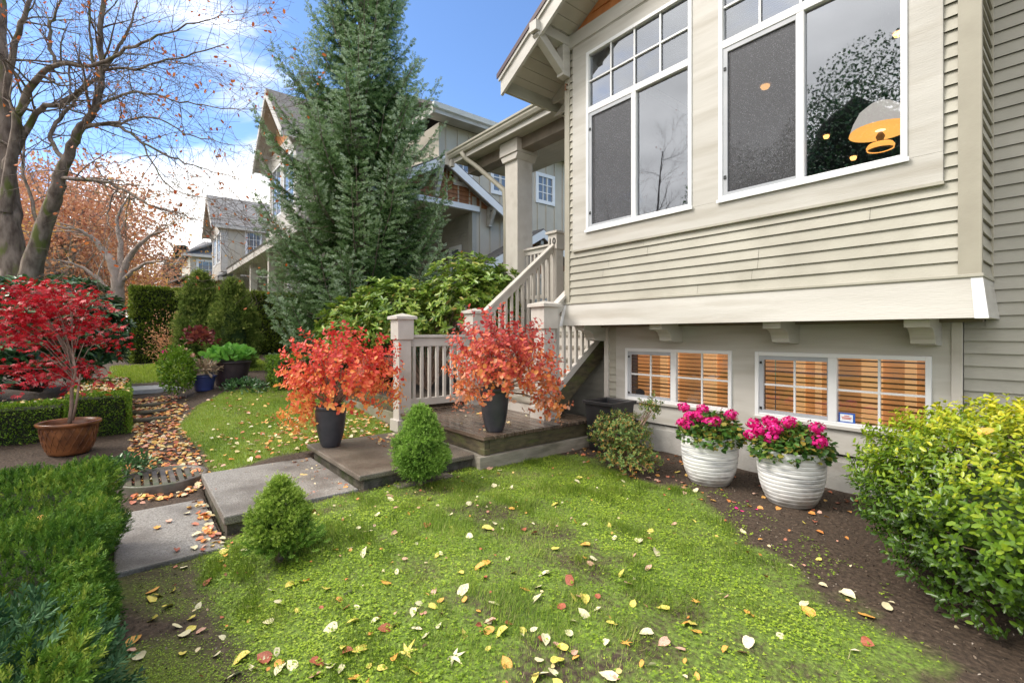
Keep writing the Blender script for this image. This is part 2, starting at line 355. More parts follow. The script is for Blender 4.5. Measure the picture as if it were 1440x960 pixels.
# ---------------------------------------------------------------- ground
def sst(a,b,x):
    t=np.clip((x-a)/(b-a),0,1); return t*t*(3-2*t)
def gz(x,y):
    x=np.asarray(x,dtype=float); y=np.asarray(y,dtype=float)
    z=-.17*(1-sst(.25,1.45,y))
    z=z+.062*np.clip(-5.2-x,0,12)*(1)
    z=z*1.0-.15*sst(3.5,6,-y)*0
    return z
def gzf(x,y): return float(gz(x,y))
def edgeY(x):   # house-side edge of the front lawn
    return np.interp(x,[-4.3,-3.4,-2.24,-1.4,-.8,-.45,.2,1.2],[3.9,3.85,3.72,3.2,2.88,2.5,1.9,1.2])
def wob(x,y,s,seed=0):
    P=np.stack([np.ravel(x),np.ravel(y),np.zeros(np.size(x))],1); return fbm(P,s,seed).reshape(np.shape(x))
def lawn1(x,y):  # front lawn 0..1
    w=.26*wob(x,y,3.6,1)+.14*wob(x,y,14,2)
    a=sst(-.06,.10,edgeY(x)-y+w)*sst(-.04,.08,y-.36+w*.3)*sst(-.03,.03,x+4.12+.3*sst(1.6,1.9,y)*0)
    return a
def lawn2(x,y):  # back lawn beyond the slabs
    w=.06*wob(x,y,5,3)
    le=np.interp(x,[-10.7,-10.2,-9.4,-8.6,-7.5,-5.6],[2.0,1.35,.85,.60,.62,.75])
    a=sst(-.05,.06,y-le+w)*sst(-.05,.05,2.95-y+w)*sst(-.05,.05,-5.8-x+w)*sst(-.05,.1,x+10.5+w)
    return a
def lawn3(x,y):
    return sst(-.1,.1,-13.2-x)*sst(-.1,.1,x+16.6)*sst(-.2,.2,y+.3)*sst(-.2,.2,3-y)
def bare(x,y):   # thin patches
    return np.clip(.5+.55*wob(x,y,3.1,11)+.45*wob(x,y,9,12),0,1)
def ax(lo,hi,step,far_lo,far_hi):
    a=list(np.arange(lo,hi+1e-6,step)); s=step; v=hi
    while v<far_hi: s*=1.35; v+=s; a.append(v)
    s=step; v=lo
    while v>far_lo: s*=1.35; v-=s; a.insert(0,v)
    return np.array(a)
xs=ax(-12.5,1.2,.045,-600,400); ys=ax(-1.6,5.4,.045,-400,500)
GX,GY=np.meshgrid(xs,ys,indexing='ij')
near=(GX>-13)&(GX<2)&(GY>-2)&(GY<6)
GZ=gz(GX,GY)+np.where(near,.010*wob(GX,GY,6,21)+.006*wob(GX,GY,23,22),0)
def under(x0,x1,y0,y1): return (GX>x0)&(GX<x1)&(GY>y0)&(GY<y1)
GZ=np.where(under(-5.57,-4.19,.60,1.62)|under(-5.24,-4.02,-.04,.52)|under(-5.7,-4.2,1.62,2.9)|under(-6.0,-4.1,2.9,4.6),GZ-.12,GZ)
gv=np.stack([GX,GY,GZ],-1).reshape(-1,3); nx,ny=len(xs),len(ys)
ii,jj=np.meshgrid(np.arange(nx-1),np.arange(ny-1),indexing='ij'); b=(ii*ny+jj).ravel()
gf=np.stack([b,b+ny,b+ny+1,b+1],1)
me=bpy.data.meshes.new('ground'); me.vertices.add(len(gv)); me.vertices.foreach_set('co',gv.astype(np.float32).ravel())
me.loops.add(gf.size); me.loops.foreach_set('vertex_index',gf.astype(np.int32).ravel())
me.polygons.add(len(gf)); me.polygons.foreach_set('loop_start',np.arange(0,gf.size,4,dtype=np.int32)); me.polygons.foreach_set('loop_total',np.full(len(gf),4,dtype=np.int32))
me.polygons.foreach_set('use_smooth',np.ones(len(gf),dtype=bool)); me.update(calc_edges=True)
LW=np.maximum(np.maximum(lawn1(GX,GY),lawn2(GX,GY)),lawn3(GX,GY))
far=np.where((GX<-20)|(GY>14)|(GX>6),.8,0)
# moss on the leaf path
moss=np.clip(.5+.9*wob(GX,GY,4.2,31),0,1)*sst(.42,.2,GY)*sst(-.6,-.2,GY)*.8*(GX<-1)*(GX>-5.2)
for nm,arr in (('lawn',np.maximum(LW,far)),('moss',np.where(near,moss,0)),('thin',np.where(near,bare(GX,GY),.3))):
    a=me.attributes.new(nm,'FLOAT','POINT'); a.data.foreach_set('value',arr.astype(np.float32).ravel())
m,n,l,b=newmat('soil_moss_and_turf'); b.inputs['Roughness'].default_value=.85
tc=n.new('ShaderNodeTexCoord')
def N_(sc,de=6):
    t=n.new('ShaderNodeTexNoise'); t.inputs['Scale'].default_value=sc; t.inputs['Detail'].default_value=de; l.new(tc.outputs['Object'],t.inputs['Vector']); return t.outputs['Fac']
def ramp(f,cs,ps):
    r=n.new('ShaderNodeValToRGB'); e=r.color_ramp.elements
    while len(e)<len(cs): e.new(.5)
    for i,(c,p) in enumerate(zip(cs,ps)): e[i].position=p; e[i].color=(*c,1)
    l.new(f,r.inputs['Fac']); return r.outputs[0]
def mixc(f,a,c):
    x=n.new('ShaderNodeMixRGB'); l.new(f,x.inputs[0]); l.new(a,x.inputs[1]); l.new(c,x.inputs[2]); return x.outputs[0]
def attr(nm):
    a=n.new('ShaderNodeAttribute'); a.attribute_name=nm; return a.outputs['Fac']
dirt=ramp(N_(38),[(.028,.017,.010),(.068,.044,.028),(.15,.11,.08)],[.3,.58,.85])
moss_c=ramp(N_(60),[(.07,.10,.012),(.20,.28,.025)],[.35,.65])
turf=ramp(N_(55),[(.07,.085,.02),(.13,.20,.028),(.20,.29,.04)],[.3,.5,.7])
thin=n.new('ShaderNodeMath'); thin.operation='MULTIPLY_ADD'; l.new(N_(30),thin.inputs[0]); thin.inputs[1].default_value=1.4; l.new(attr('thin'),thin.inputs[2])
tr_=n.new('ShaderNodeMapRange'); tr_.inputs[1].default_value=.62; tr_.inputs[2].default_value=1.15; l.new(thin.outputs[0],tr_.inputs[0])
turf2=mixc(tr_.outputs[0],dirt,turf)
c=mixc(attr('moss'),dirt,moss_c); c=mixc(attr('lawn'),c,turf2); l.new(c,b.inputs['Base Color'])
bp=n.new('ShaderNodeBump'); bp.inputs['Strength'].default_value=.8; bp.inputs['Distance'].default_value=.02; l.new(N_(45),bp.inputs['Height']); l.new(bp.outputs[0],b.inputs['Normal'])
g=link('ground',me,m); tag(g,kind='structure')
# street beyond the hedges on the camera's left, out to both sides
rb=MB(); rb.box(-220,160,-15.5,-8.6,.0,.012); 
def sheet(name,x0,x1,y0,y1,z,mat,th=.1,step=None):
    b=MB(); b.box(x0,x1,y0,y1,z-th,z); o=b.build(name,mat); tag(o,kind='structure'); return o
def strip(name,x0,x1,y0,y1,dz,mat):
    mb=MB(); X=list(np.arange(x0,x1+.01,2.0))
    v=[];f=[]
    for i,x in enumerate(X):
        v+=[(x,y0,gzf(x,y0)+dz),(x,y1,gzf(x,y1)+dz)]
        if i: k=2*i; f.append((k-2,k,k+1,k-1))
    mb.add(v,f); o=mb.build(name,mat); tag(o,kind='structure'); return o
strip('road',-200,120,-16,-8.6,.03,M['asphalt']); strip('pavement',-200,120,-5.2,-3.6,.05,M['paving'])
kb=MB(); 
for i in range(0,80):
    x=-200+i*4; kb.prism([(x,gzf(x,-8)-.1),(x+4,gzf(x+4,-8)-.1),(x+4,gzf(x+4,-8)+.15),(x,gzf(x,-8)+.15)],'y',-8.6,-8.45)
tag(kb.build('kerb',M['paving']),kind='structure')

# ---- grass and clover
def sample(n,x0,x1,y0,y1,fn,avoid=None):
    x=RNG.uniform(x0,x1,n); y=RNG.uniform(y0,y1,n); k=RNG.random(n)<fn(x,y); x,y=x[k],y[k]
    return x,y
def gsurf(x,y): return gz(x,y)+np.where(True,.010*wob(x,y,6,21)+.006*wob(x,y,23,22),0)
def tuftmask(x,y): return np.clip(.10+1.2*wob(x,y,4.3,41)+1.3*wob(x,y,13,42),0,1)
def grassy(x,y):
    L=lawn1(x,y)*(x>-4.14); front=np.clip(1-(y-1.6)/2.5,0.25,1)
    side=np.clip(1.15-(x+3.9)/3.4,.12,1)
    return L*(.45+.55*tuftmask(x,y))*np.clip(side,0,1)
x,y=sample(500000,-4.3,.6,.2,3.9,grassy)
# keep what the camera could see
def infront(x,y,m=.3): return (-.7777*x+.6285*y)>m
k=infront(x,y); x,y=x[k],y[k]; n_=len(x)
P=np.stack([x,y,gsurf(x,y)-.004],1); a=RNG.uniform(0,6.28,n_); el=RNG.uniform(.2,1.2,n_)
flow=wob(x,y,2.2,51)*3.1+RNG.normal(0,1.0,n_)
D=np.stack([np.cos(flow)*np.cos(el),np.sin(flow)*np.cos(el),np.sin(el)],1)
sc=RNG.uniform(.018,.045,n_)*(.7+.85*tuftmask(x,y))
o=inst('grass',BLADE,P,D,np.stack([-np.cos(flow),-np.sin(flow),np.full(n_,.4)],1),sc,L_['grass'],rnd=np.clip(RNG.normal(.45,.25,n_)-.04*tuftmask(x,y)+.25*wob(x,y,5,52),0,1),wsc=RNG.uniform(.0018,.0032,n_))
tag(o,'long green grass blades tufting through the front lawn','grass',kind='stuff')
def clov(x,y):
    thin_=bare(x,y)
    edge=np.clip((edgeY(x)-y)/.5,0,1)
    far_=.16*(y>edgeY(x)-.1)*(y<edgeY(x)+.5)*(wob(x,y,7,77)>.15)*(x<-.7)
    return np.maximum(far_,lawn1(x,y)*np.clip(1.5*thin_-.28+.15*(y<1.2),.03,1)*(.25+.75*edge)*(1-.55*tuftmask(x,y)))
x,y=sample(150000,-4.2,.9,.25,4.3,clov); k=infront(x,y); x,y=x[k],y[k]; n_=len(x)
P=np.stack([x,y,gsurf(x,y)+RNG.uniform(.003,.022,n_)],1); a=RNG.uniform(0,6.28,n_)
D=np.stack([np.cos(a),np.sin(a),RNG.uniform(-.3,.3,n_)],1); N=np.stack([RNG.normal(0,.3,n_),RNG.normal(0,.3,n_),np.ones(n_)],1)
o=inst('clover',CLOVER,P,D,N,RNG.uniform(.005,.0115,n_),L_['clover'],rnd=np.clip(.45+.3*wob(x,y,4,61)+RNG.normal(0,.17,n_),0,1))
tag(o,'bright green low clover and moss carpeting the front lawn','ground cover',kind='stuff')
x,y=sample(150000,-10.7,-5.7,.5,3.1,lambda x,y:lawn2(x,y)*(.55+.45*tuftmask(x,y))); n_=len(x)
P=np.stack([x,y,gsurf(x,y)-.004],1); fl=RNG.uniform(0,6.28,n_); el=RNG.uniform(.3,1.2,n_)
D=np.stack([np.cos(fl)*np.cos(el),np.sin(fl)*np.cos(el),np.sin(el)],1)
o=inst('grass',BLADE,P,D,np.stack([-np.cos(fl),-np.sin(fl),np.full(n_,.4)],1),RNG.uniform(.025,.045,n_),L_['grass'],rnd=np.clip(.58+.2*wob(x,y,3,62)+RNG.normal(0,.15,n_),0,1),wsc=RNG.uniform(.004,.007,n_))
tag(o,'short yellow-green grass of the small lawn beyond the concrete slabs','grass',kind='stuff')
x,y=sample(12000,-16.6,-13,-.4,3,lawn3); n_=len(x); P=np.stack([x,y,gz(x,y)],1); fl=RNG.uniform(0,6.28,n_)
o=inst('grass',BLADE,P,np.stack([np.cos(fl)*.5,np.sin(fl)*.5,np.full(n_,.8)],1),np.stack([-np.cos(fl),-np.sin(fl),np.full(n_,.4)],1),.06,L_['grass'],rnd=RNG.uniform(.5,.8,n_),wsc=.02)
tag(o,'bright patch of grass in front of the tall clipped hedge','grass',kind='stuff')
# moss crumbs and soil crumbs by the path edge
x,y=sample(26000,-4.6,-1.0,.02,.5,lambda x,y: np.clip(.5+.9*wob(x,y,4.2,31),0,1)*.9); n_=len(x)
P=np.stack([x,y,gsurf(x,y)+RNG.uniform(0,.008,n_)],1); a=RNG.uniform(0,6.28,n_)
o=inst('moss',CLOVER,P,np.stack([np.cos(a),np.sin(a),a*0],1),np.stack([RNG.normal(0,.4,n_),RNG.normal(0,.4,n_),np.ones(n_)],1),RNG.uniform(.003,.006,n_),L_['clover'],rnd=RNG.uniform(.2,.7,n_))
tag(o,'low green moss on the bare soil strip beside the yew hedge','moss',kind='stuff')
x,y=sample(22000,-4.6,1.2,-.1,5.0,lambda x,y:(1-lawn1(x,y))*.9*(y<4.9)); k=infront(x,y); x,y=x[k],y[k]; n_=len(x)
P=np.stack([x,y,gsurf(x,y)+.003],1); a=RNG.uniform(0,6.28,n_)
cr=leafmat('soil_crumbs',[(.03,.02,.014),(.09,.06,.04),(.2,.15,.11),(.35,.3,.25)],.9,0)
o=inst('soil_crumbs',OVAL,P,rdir(n_),rdir(n_),RNG.uniform(.004,.016,n_),cr,rnd=RNG.random(n_)**2); tag(o,'loose crumbs of bark and soil on the bare beds','soil',kind='stuff')

# ---- concrete slabs
def slab(name,x0,x1,y0,y1,z,th,mat,**k):
    mb=MB(); nxx,nyy=10,8
    j=lambda:random.uniform(-.006,.006)
    mb.box(x0,x1,y0,y1,z-th,z); o=mb.build(name,mat,bevel=.012); return o
tag(slab('path',-5.28,-3.98,-.08,.545,-.135,.06,M['agg']),kind='structure')
tag(slab('path',-5.6,-4.16,.56,1.60,0.02,.07,M['agg']),kind='structure')
mb=MB(); mb.box(-5.56,-4.19,.585,1.60,-.25,-.055); tag(mb.build('path_base',M['aggside']),kind='structure')
mb=MB(); mb.box(-5.25,-4.0,-.06,.53,-.3,-.2); tag(mb.build('path_base',M['aggside']),kind='structure')
t=thing('concrete_step',(-4.95,2.2,0),'thick dark wet concrete step carrying the left charcoal pot, below the wooden deck','step')
mb=MB(); mb.box(-5.75,-4.15,1.60,2.86,.085,.135); mb.build('step_slab',M['aggd'],t,bevel=.012)
mb=MB(); mb.box(-5.70,-4.20,1.66,2.86,-.12,.08); mb.build('step_base',M['aggside'],t,bevel=.006)
mb=MB(); mb.box(-4.15,-3.98,1.9,2.5,-.1,.015); mb.build('broken_edge',M['aggside'],t,bevel=.02)

# ---------------------------------------------------------------- siding
E=.0955
def siding(mb, axis, plane, a0, a1, z0, z1, e=E, lip=.021, out=-1, phase=0.0):
    z=z0
    first=True
    while z<z1-1e-4:
        h=min(e,z1-z)
        def V(a,off,zz): return (a,plane+out*off,zz) if axis=='x' else (plane+out*off,a,zz)
        cuts=[a0]; q_=a0+random.uniform(.4,3.2)
        while q_<a1-.25: cuts.append(q_); q_+=random.uniform(1.6,3.4)
        cuts.append(a1)
        for i_ in range(len(cuts)-1):
            p0=cuts[i_]+(.0013 if i_ else 0); p1=cuts[i_+1]-(.0013 if i_<len(cuts)-2 else 0); jl=random.uniform(-.0015,.0015)
            mb.add([V(p0,lip+jl,z),V(p1,lip-jl,z),V(p1,.003,z+h),V(p0,.003,z+h),V(p0,-.004,z+.007),V(p1,-.004,z+.007)],[(0,1,2,3),(4,5,1,0)])
        z+=h
def wrap(P0): return P0
Yb=4.5; Yl=4.97; Ym=5.03; XL=-4.42; XR=-.515
house=thing('house',(-2.5,5,0),'beige lap-sided house with a big overhanging bay window, warm-lit lower windows and a porch','house')
# main wall right of and below the bay
mb=MB(); siding(mb,'x',Ym,XR-.02,3.2,.30,6.2); siding(mb,'x',Ym,-.655,XR-.02,.30,1.50); mb.build('wall',M['sidegray'],house,label='grey-beige lap siding right of the bay')
mb=MB(); mb.box(-4.12,XR-.04,Ym+.02,Ym+.22,1.25,1.56); mb.box(XR-.03,3.2,Ym+.02,Ym+.22,1.25,6.2); mb.box(-4.12,-3.84,Ym+.02,Ym+.22,.2,1.25);mb.box(-2.42,-2.22,Ym+.02,Ym+.22,.2,1.25);mb.box(-.82,3.2,Ym+.02,Ym+.22,.2,1.249);mb.box(-4.12,3.2,Ym+.02,Ym+.22,.2,.56); mb.build('wall_core',M['dark'],house)
# lower flat panel with window holes
Z0,Z1=.575,1.225
W1=(-3.82,-2.44); W2=(-2.20,-.835)
mb=MB()
def panel(mb,x0,x1,z0,z1,y0,y1,holes):
    xs_=[x0]; 
    for (a,b_) in holes: 
        mb.box(xs_[-1],a,y0,y1,z0,z1); xs_.append(b_)
    mb.box(xs_[-1],x1,y0,y1,z0,z1)
panel(mb,-3.98,-.66,Z0-.001,Z1+.001,Yl,Ym+.02,[W1,W2]); mb.box(-3.98,-.66,Yl,Ym+.02,Z1+.001,1.50); mb.box(-3.98,-.66,Yl,Ym+.02,.325,Z0-.001)
mb.build('trim_panel',M['trim'],house)
mb=MB(); mb.box(-4.17,-4.10,Yl-.015,Ym+.05,.3,1.52); mb.build('corner_board',M['trim2'],house,bevel=.003); mb=MB(); mb.box(-.72,-.655,Yl-.012,Yl-.002,.32,1.5); mb.build('corner_board',M['trim2'],house,bevel=.003)
mb=MB(); siding(mb,'x',Yl+.02,-4.10,-3.98,.3,1.52); mb.box(-4.10,-3.98,Yl+.03,Ym+.1,.3,1.52); mb.build('wall',M['siding'],house)
mb=MB(); mb.box(-4.2,3.2,Yl+.03,Ym+.2,-.4,.30); mb.box(-4.2,-.6,Yl+.0,Yl+.03,-.4,.26); mb.build('foundation',M['found'],house,bevel=.006)
mb=MB(); siding(mb,'x',5.35,-5.9,-4.0,.1,1.5); mb.box(-5.9,-4.0,5.38,5.5,.1,1.5); mb.build('wall',M['sidegray'],house,label='shaded grey siding under the porch stairs')
# bay: fascia skirt
def ring(pts_top,pts_bot): pass
zt,zb=1.79,1.512
mb=MB()
o_=.055
A=[(XL-.0,Yb-.0),(XR+.0,Yb-.0)]
# front skirt, flared outward toward the bottom
mb.add([(XL-.02,Yb-.03,zt),(XR+.02,Yb-.03,zt),(XR+o_,Yb-.075,zb),(XL-o_,Yb-.075,zb),
        (XL-.02,Yb+.03,zt),(XR+.02,Yb+.03,zt),(XR+.02,Yb+.03,zb),(XL-.02,Yb+.03,zb)],
       [(0,3,2,1),(4,5,6,7),(0,1,5,4),(3,7,6,2)])
mb.add([(XR+.02,Yb-.03,zt),(XR+.02,Ym-.02,zt),(XR+o_,Ym-.02,zb),(XR+o_,Yb-.075,zb),(XR-.03,Yb,zt),(XR-.03,Ym-.02,zt),(XR-.03,Ym-.02,zb),(XR-.03,Yb,zb)],
       [(0,3,2,1),(4,5,6,7),(0,1,5,4),(3,7,6,2)])
mb.add([(XL-.02,Yb-.03,zt),(XL-.02,Ym,zt),(XL-o_,Ym,zb),(XL-o_,Yb-.075,zb)],[(0,1,2,3)])
mb.build('bay_skirt',M['trim'],house)
mb=MB(); mb.box(XL-.03,XR+.03,Yb-.045,Yb,zt,zt+.022); mb.box(XR,XR+.03,Yb,Ym-.02,zt,zt+.022); mb.build('skirt_ledge',M['siding'],house,bevel=.003)
mb=MB(); mb.add([(XR-.035,Yb-.034,zt-.004),(XR+.024,Yb-.034,zt-.004),(XR+o_+.003,Yb-.079,zb-.004),(XR-.01,Yb-.079,zb-.004),(XR+.024,Yb-.02,zt-.004),(XR+o_+.004,Yb-.06,zb-.004)],[(0,3,2,1),(1,2,5,4)])
mb.build('corner_flashing',M['greyframe'] if 0 else M['white'],house)
mb=MB(); mb.add([(XL+.03,Yb-.033,zt-.004),(XL-.022,Yb-.033,zt-.004),(XL-o_-.002,Yb-.079,zb-.004),(XL+.0,Yb-.079,zb-.004)],[(0,1,2,3)]); mb.build('corner_flashing',M['white'],house)
mb=MB(); mb.box(XL,XR,Yb,Ym-.02,zb+.03,zb+.06); mb.build('bay_soffit',M['soffit'],house)
mb=MB(); mb.box(XL+.02,XR-.02,Yl-.10,Yl-.02,zb-.02,zb+.028); mb.build('soffit_beam',M['beam'],house)
# corbels
for cx,w in ((-4.22,.15),(-3.09,.155),(-1.87,.155),(-.85,.15)):
    y0=Yb+.04; prof=[(y0,zb+.03),(y0,zb-.06)]
    for k in range(7):
        a=k/6*math.pi/2; prof.append((y0+.05+.16*math.sin(a)*.9,zb-.06-.125*(1-math.cos(a))))
    prof+=[(y0+.30,zb-.20),(Yl-.001,zb-.20),(Yl-.001,zb+.03)]
    mb=MB(); mb.prism(prof,'x',cx-w/2,cx+w/2); mb.build('corbel',M['trim'],house,bevel=.003)
# bay front siding: below window panel, strips left and right
TX0,TX1,TZ0=-4.28,-.69,2.48
mb=MB(); siding(mb,'x',Yb,XL+.075,XR-.10,zt+.022,zt+.022+E*7); 
siding(mb,'x',Yb,XL+.075,TX0-.001,zt+.022+E*7,5.06); siding(mb,'x',Yb,TX1+.001,XR-.10,zt+.022+E*7,5.06)
mb.build('wall',M['siding'],house)
mb=MB(); siding(mb,'y',XR,Yb+.02,Ym,zt+.022,6.2,out=1); mb.build('wall',M['siding'],house,label='narrow return wall on the right side of the bay')
mb=MB(); siding(mb,'y',XL,Yb+.02,9.1,zt+.022,5.1,out=-1); siding(mb,'y',XL+.25,Ym+.2,9.1,.3,1.75,out=-1); mb.build('wall',M['siding'],house)
mb=MB(); mb.box(XL-.012,XL+.075,Yb-.028,Yb+.03,zt+.022,5.3); mb.build('corner_board',M['corner'],house,bevel=.003); mb=MB(); mb.box(XR-.10,XR+.02,Yb-.028,Yb+.02,zt+.022,5.3); mb.build('corner_board',M['corner'],house,bevel=.003); mb=MB(); mb.box(XR+.002,XR+.024,Ym-.035,Ym-.012,zt+.02,6.2); mb.build('corner_board',M['corner'],house,bevel=.003)
# bay body (walls behind siding)
mb=MB(); mb.box(XL+.03,XR-.03,Yb+.06,Yb+.16,zt-.2,2.66); mb.box(XL+.03,-4.05,Yb+.06,Yb+.16,2.66,5.2); mb.box(-2.6,-2.33,Yb+.06,Yb+.16,2.66,5.2); mb.box(-.88,XR-.03,Yb+.06,Yb+.16,2.66,5.2); mb.box(XL+.03,XR-.03,Yb+.06,Yb+.16,4.93,5.2)
mb.box(XL+.03,XL+.1,Yb+.16,9,zt-.2,5.2); mb.box(XR-.1,XR-.03,Yb+.16,9,zt-.2,5.2); mb.box(XL+.03,XR-.03,9,9.1,zt-.2,5.2); mb.box(XL+.03,XR-.03,Yb+.16,9,zt-.2,zt-.1); mb.box(XL+.03,XR-.03,Yb+.16,9,5.15,5.25)
mb.build('room_walls',M['dark'],house)
# window trim panel
HZ0,HZ1=2.69,4.92; A1=(-4.04,-2.605); A2=(-2.325,-.885)
mb=MB(); panel(mb,TX0,TX1,HZ0,HZ1,Yb-.035,Yb+.06,[A1,A2]); mb.box(TX0,TX1,Yb-.035,Yb+.06,TZ0,HZ0-.0); mb.box(TX0,TX1,Yb-.035,Yb+.06,HZ1,5.085)
mb.build('window_surround',M['trim'],house,bevel=.003)
mb=MB(); mb.box(TX0-.005,TX1+.005,Yb-.045,Yb-.0,TZ0-.022,TZ0-.001); mb.build('drip_edge',M['siding'],house)
mb=MB(); mb.box(TX0-.10,TX1+.15,Yb-.05,Yb+.05,5.10,5.27); mb.box(TX0-.08,TX1+.08,Yb-.04,Yb+.04,5.087,5.098); mb.build('frieze_board',M['trim'],house,bevel=.003)
def hung_window(x0,x1,z0,z1,ztr,screen_left=True,blind=False):
    w=MB(); y0,y1=Yb-.048,Yb+.02; f=.042
    w.box(x0,x0+f,y0,y1,z0,z1); w.box(x1-f,x1,y0,y1,z0,z1); w.box(x0+f,x1-f,y0,y1,z0,z0+f); w.box(x0+f,x1-f,y0,y1,z1-f,z1)
    w.box(x0+f,x1-f,y0+.002,y1,ztr,ztr+.075); xm=(x0+x1)/2; w.box(xm-.03,xm+.03,y0+.004,y1,z0+f,ztr)
    win=w.build('window',M['white'],house,bevel=.004)
    s=MB(); s.box(x0-.012,x1+.012,Yb-.062,Yb-.049,z0-.02,z0+.012); s.build('sill',M['white'],win)
    mu=MB(); zt0=ztr+.075; zm=(zt0+z1-f)/2; yy0,yy1=Yb-.028,Yb-.012
    for k in range(1,4): xx=x0+f+(x1-x0-2*f)*k/4; mu.box(xx-.009,xx+.009,yy0,yy1,zt0,z1-f)
    mu.box(x0+f,x1-f,yy0-.002,yy1+.002,zm-.009,zm+.009); mu.build('muntin',M['white'],win)
    g=MB(); yy=Yb-.006
    g.add([(x0+f,yy,z0+f),(x1-f,yy,z0+f),(x1-f,yy,ztr),(x0+f,yy,ztr)],[(0,1,2,3)]); g.add([(x0+f,yy,zt0),(x1-f,yy,zt0),(x1-f,yy,z1-f),(x0+f,yy,z1-f)],[(0,1,2,3)])
    g.build('pane',M['glass'],win)
    sf=MB(); a0,a1=x0+f,xm-.03; yq0,yq1=Yb-.038,Yb-.014; q=.045
    sf.box(a0,a0+q,yq0,yq1,z0+f,ztr); sf.box(a1-.006,a1,yq0,yq1,z0+f,ztr); sf.box(a0+q,a1-.006,yq0,yq1,z0+f,z0+f+.03); sf.box(a0+q,a1-.006,yq0,yq1,ztr-.045,ztr); sf.build('screen_frame',M['greyframe'],win)
    for zz in (z0+.20,ztr-.22):
        c=MB(); c.box(a0+.012,a0+.034,yq0-.008,yq0-.001,zz,zz+.006);c.box(a0+.012,a0+.034,yq0-.008,yq0-.001,zz+.026,zz+.032);c.box(a0+.012,a0+.017,yq0-.008,yq0-.001,zz,zz+.03);c.box(a0+.029,a0+.034,yq0-.008,yq0-.001,zz,zz+.03); c.build('latch',M['bronze'],win)
    sc=MB(); sc.add([(a0+q,Yb-.024,z0+f+.03),(a1-.006,Yb-.024,z0+f+.03),(a1-.006,Yb-.024,ztr-.045),(a0+q,Yb-.024,ztr-.045)],[(0,1,2,3)]); sc.build('insect_screen',M['screen'],win)
    bl=MB(); zz=z1-f
    while zz>zt0+.1*(0 if blind else 1): bl.box(x0+f,x1-f,Yb+.03,Yb+.034,zz-.017,zz-.002); zz-=.02
    bl.build('blind',M['whiteblind'],win)
    return win
hung_window(A1[0],A1[1],HZ0,HZ1,4.15); hung_window(A2[0],A2[1],HZ0,HZ1,4.15)
# gable triangle, cedar shingles in courses
ZF=5.27; slope=.55; XC=(XL+XR)/2; ROOFZ=lambda x,off=0:6.33-abs(x-XC)*slope+off
mb=MB(); z=ZF; kx=0
while z<6.2:
    h=.13; half=max(0,(6.28-z)/slope)
    x=XC-half
    while x<XC+half:
        w=random.uniform(.09,.15); x1=min(x+w,XC+half); zz1=min(z+h,ROOFZ((x+x1)/2,-.08)); 
        if zz1>z+.01: mb.add([(x+.003,Yb-.022,z),(x1-.003,Yb-.022,z),(x1-.003,Yb-.004,zz1),(x+.003,Yb-.004,zz1),(x+.003,Yb,z),(x1-.003,Yb,z)],[(0,1,2,3),(4,5,1,0)])
        x=x1
    z+=h
mb.prism([(XC-1.85,ZF),(XC+1.85,ZF),(XC,6.28)],'y',Yb+.001,Yb+.03); mb.build('gable_shingles',M['cedar'],house)
# gable roof: soffit boards, rake boards, shingles, eave fascia
YG=3.96; XO=.68
def slope_slab(mb,sx,x0,x1,y0,y1,o0,o1):
    # sheet following the roof slope between offsets o0,o1; x0,x1 absolute
    vs=[]
    for y_ in (y0,y1):
        for x_,o in ((x0,o0),(x1,o0),(x1,o1),(x0,o1)): vs.append((x_,y_,ROOFZ(x_,o)))
    mb.add(vs,[(0,1,2,3),(7,6,5,4),(0,4,5,1),(1,5,6,2),(2,6,7,3),(3,7,4,0)])
xl=XL-XO-.02; xr=XR+XO+.02
roof=MB(); slope_slab(roof,-1,xl-.04,XC,YG-.05,12,.06,.10); slope_slab(roof,1,XC,xr+.04,YG-.05,12,.06,.10); roof=roof.build('roof',M['roof'],house)
sf=MB(); sd=MB()
k=0
for (a,bb) in ((xl,XC),(XC,xr)):
    nb=int((bb-a)/.13)
    for i in range(nb):
        p=a+(bb-a)*i/nb; q=a+(bb-a)*(i+1)/nb; slope_slab(sf,0,p+.003,q-.003,YG+.02,(Yb+.02) if XL<p<XR-.1 else 5.3,-.03,-.012)
    slope_slab(sf,0,a,bb,YG+.02,5.3 if a==xl else Yb+.1,-.010,.0)
sf.build('soffit_boards',M['soffit'],roof)
rk=MB(); slope_slab(rk,0,xl,XC,YG-.02,YG+.02,-.22,.035); slope_slab(rk,0,XC,xr,YG-.02,YG+.02,-.22,.035); rk.build('rake_board',M['trim'],roof)
rk=MB(); slope_slab(rk,0,xl-.02,XC,YG-.045,YG-.021,-.02,.045); slope_slab(rk,0,XC,xr+.02,YG-.045,YG-.021,-.02,.045); rk.build('rake_moulding',M['trim'],roof)
dk=mk('dark_fascia_edge',(.05,.015,.02),rough=.5); rk=MB(); slope_slab(rk,0,xl-.045,XC,YG-.058,YG-.046,.030,.095); slope_slab(rk,0,XC,xr+.045,YG-.058,YG-.046,.03,.095); rk.build('metal_edge',dk,roof)
ef=MB(); ef.box(xl,xl+.04,YG+.02,5.3,ROOFZ(xl)-.17,ROOFZ(xl)+.02); ef.build('eave_fascia',M['siding'],roof); ef=MB(); ef.box(xr-.04,xr,YG+.02,5.0,ROOFZ(xr)-.14,ROOFZ(xr)+.02); ef.build('eave_fascia',M['siding'],roof)
ef=MB(); ef.box(xl+.05,XL,4.86,4.9,4.80,4.98); ef.prism([(xl+.05,4.62),(XL-.0,4.62),(XL-.0,5.02)],'y',4.90,4.92); ef.build('eave_return',M['soffit'],roof)
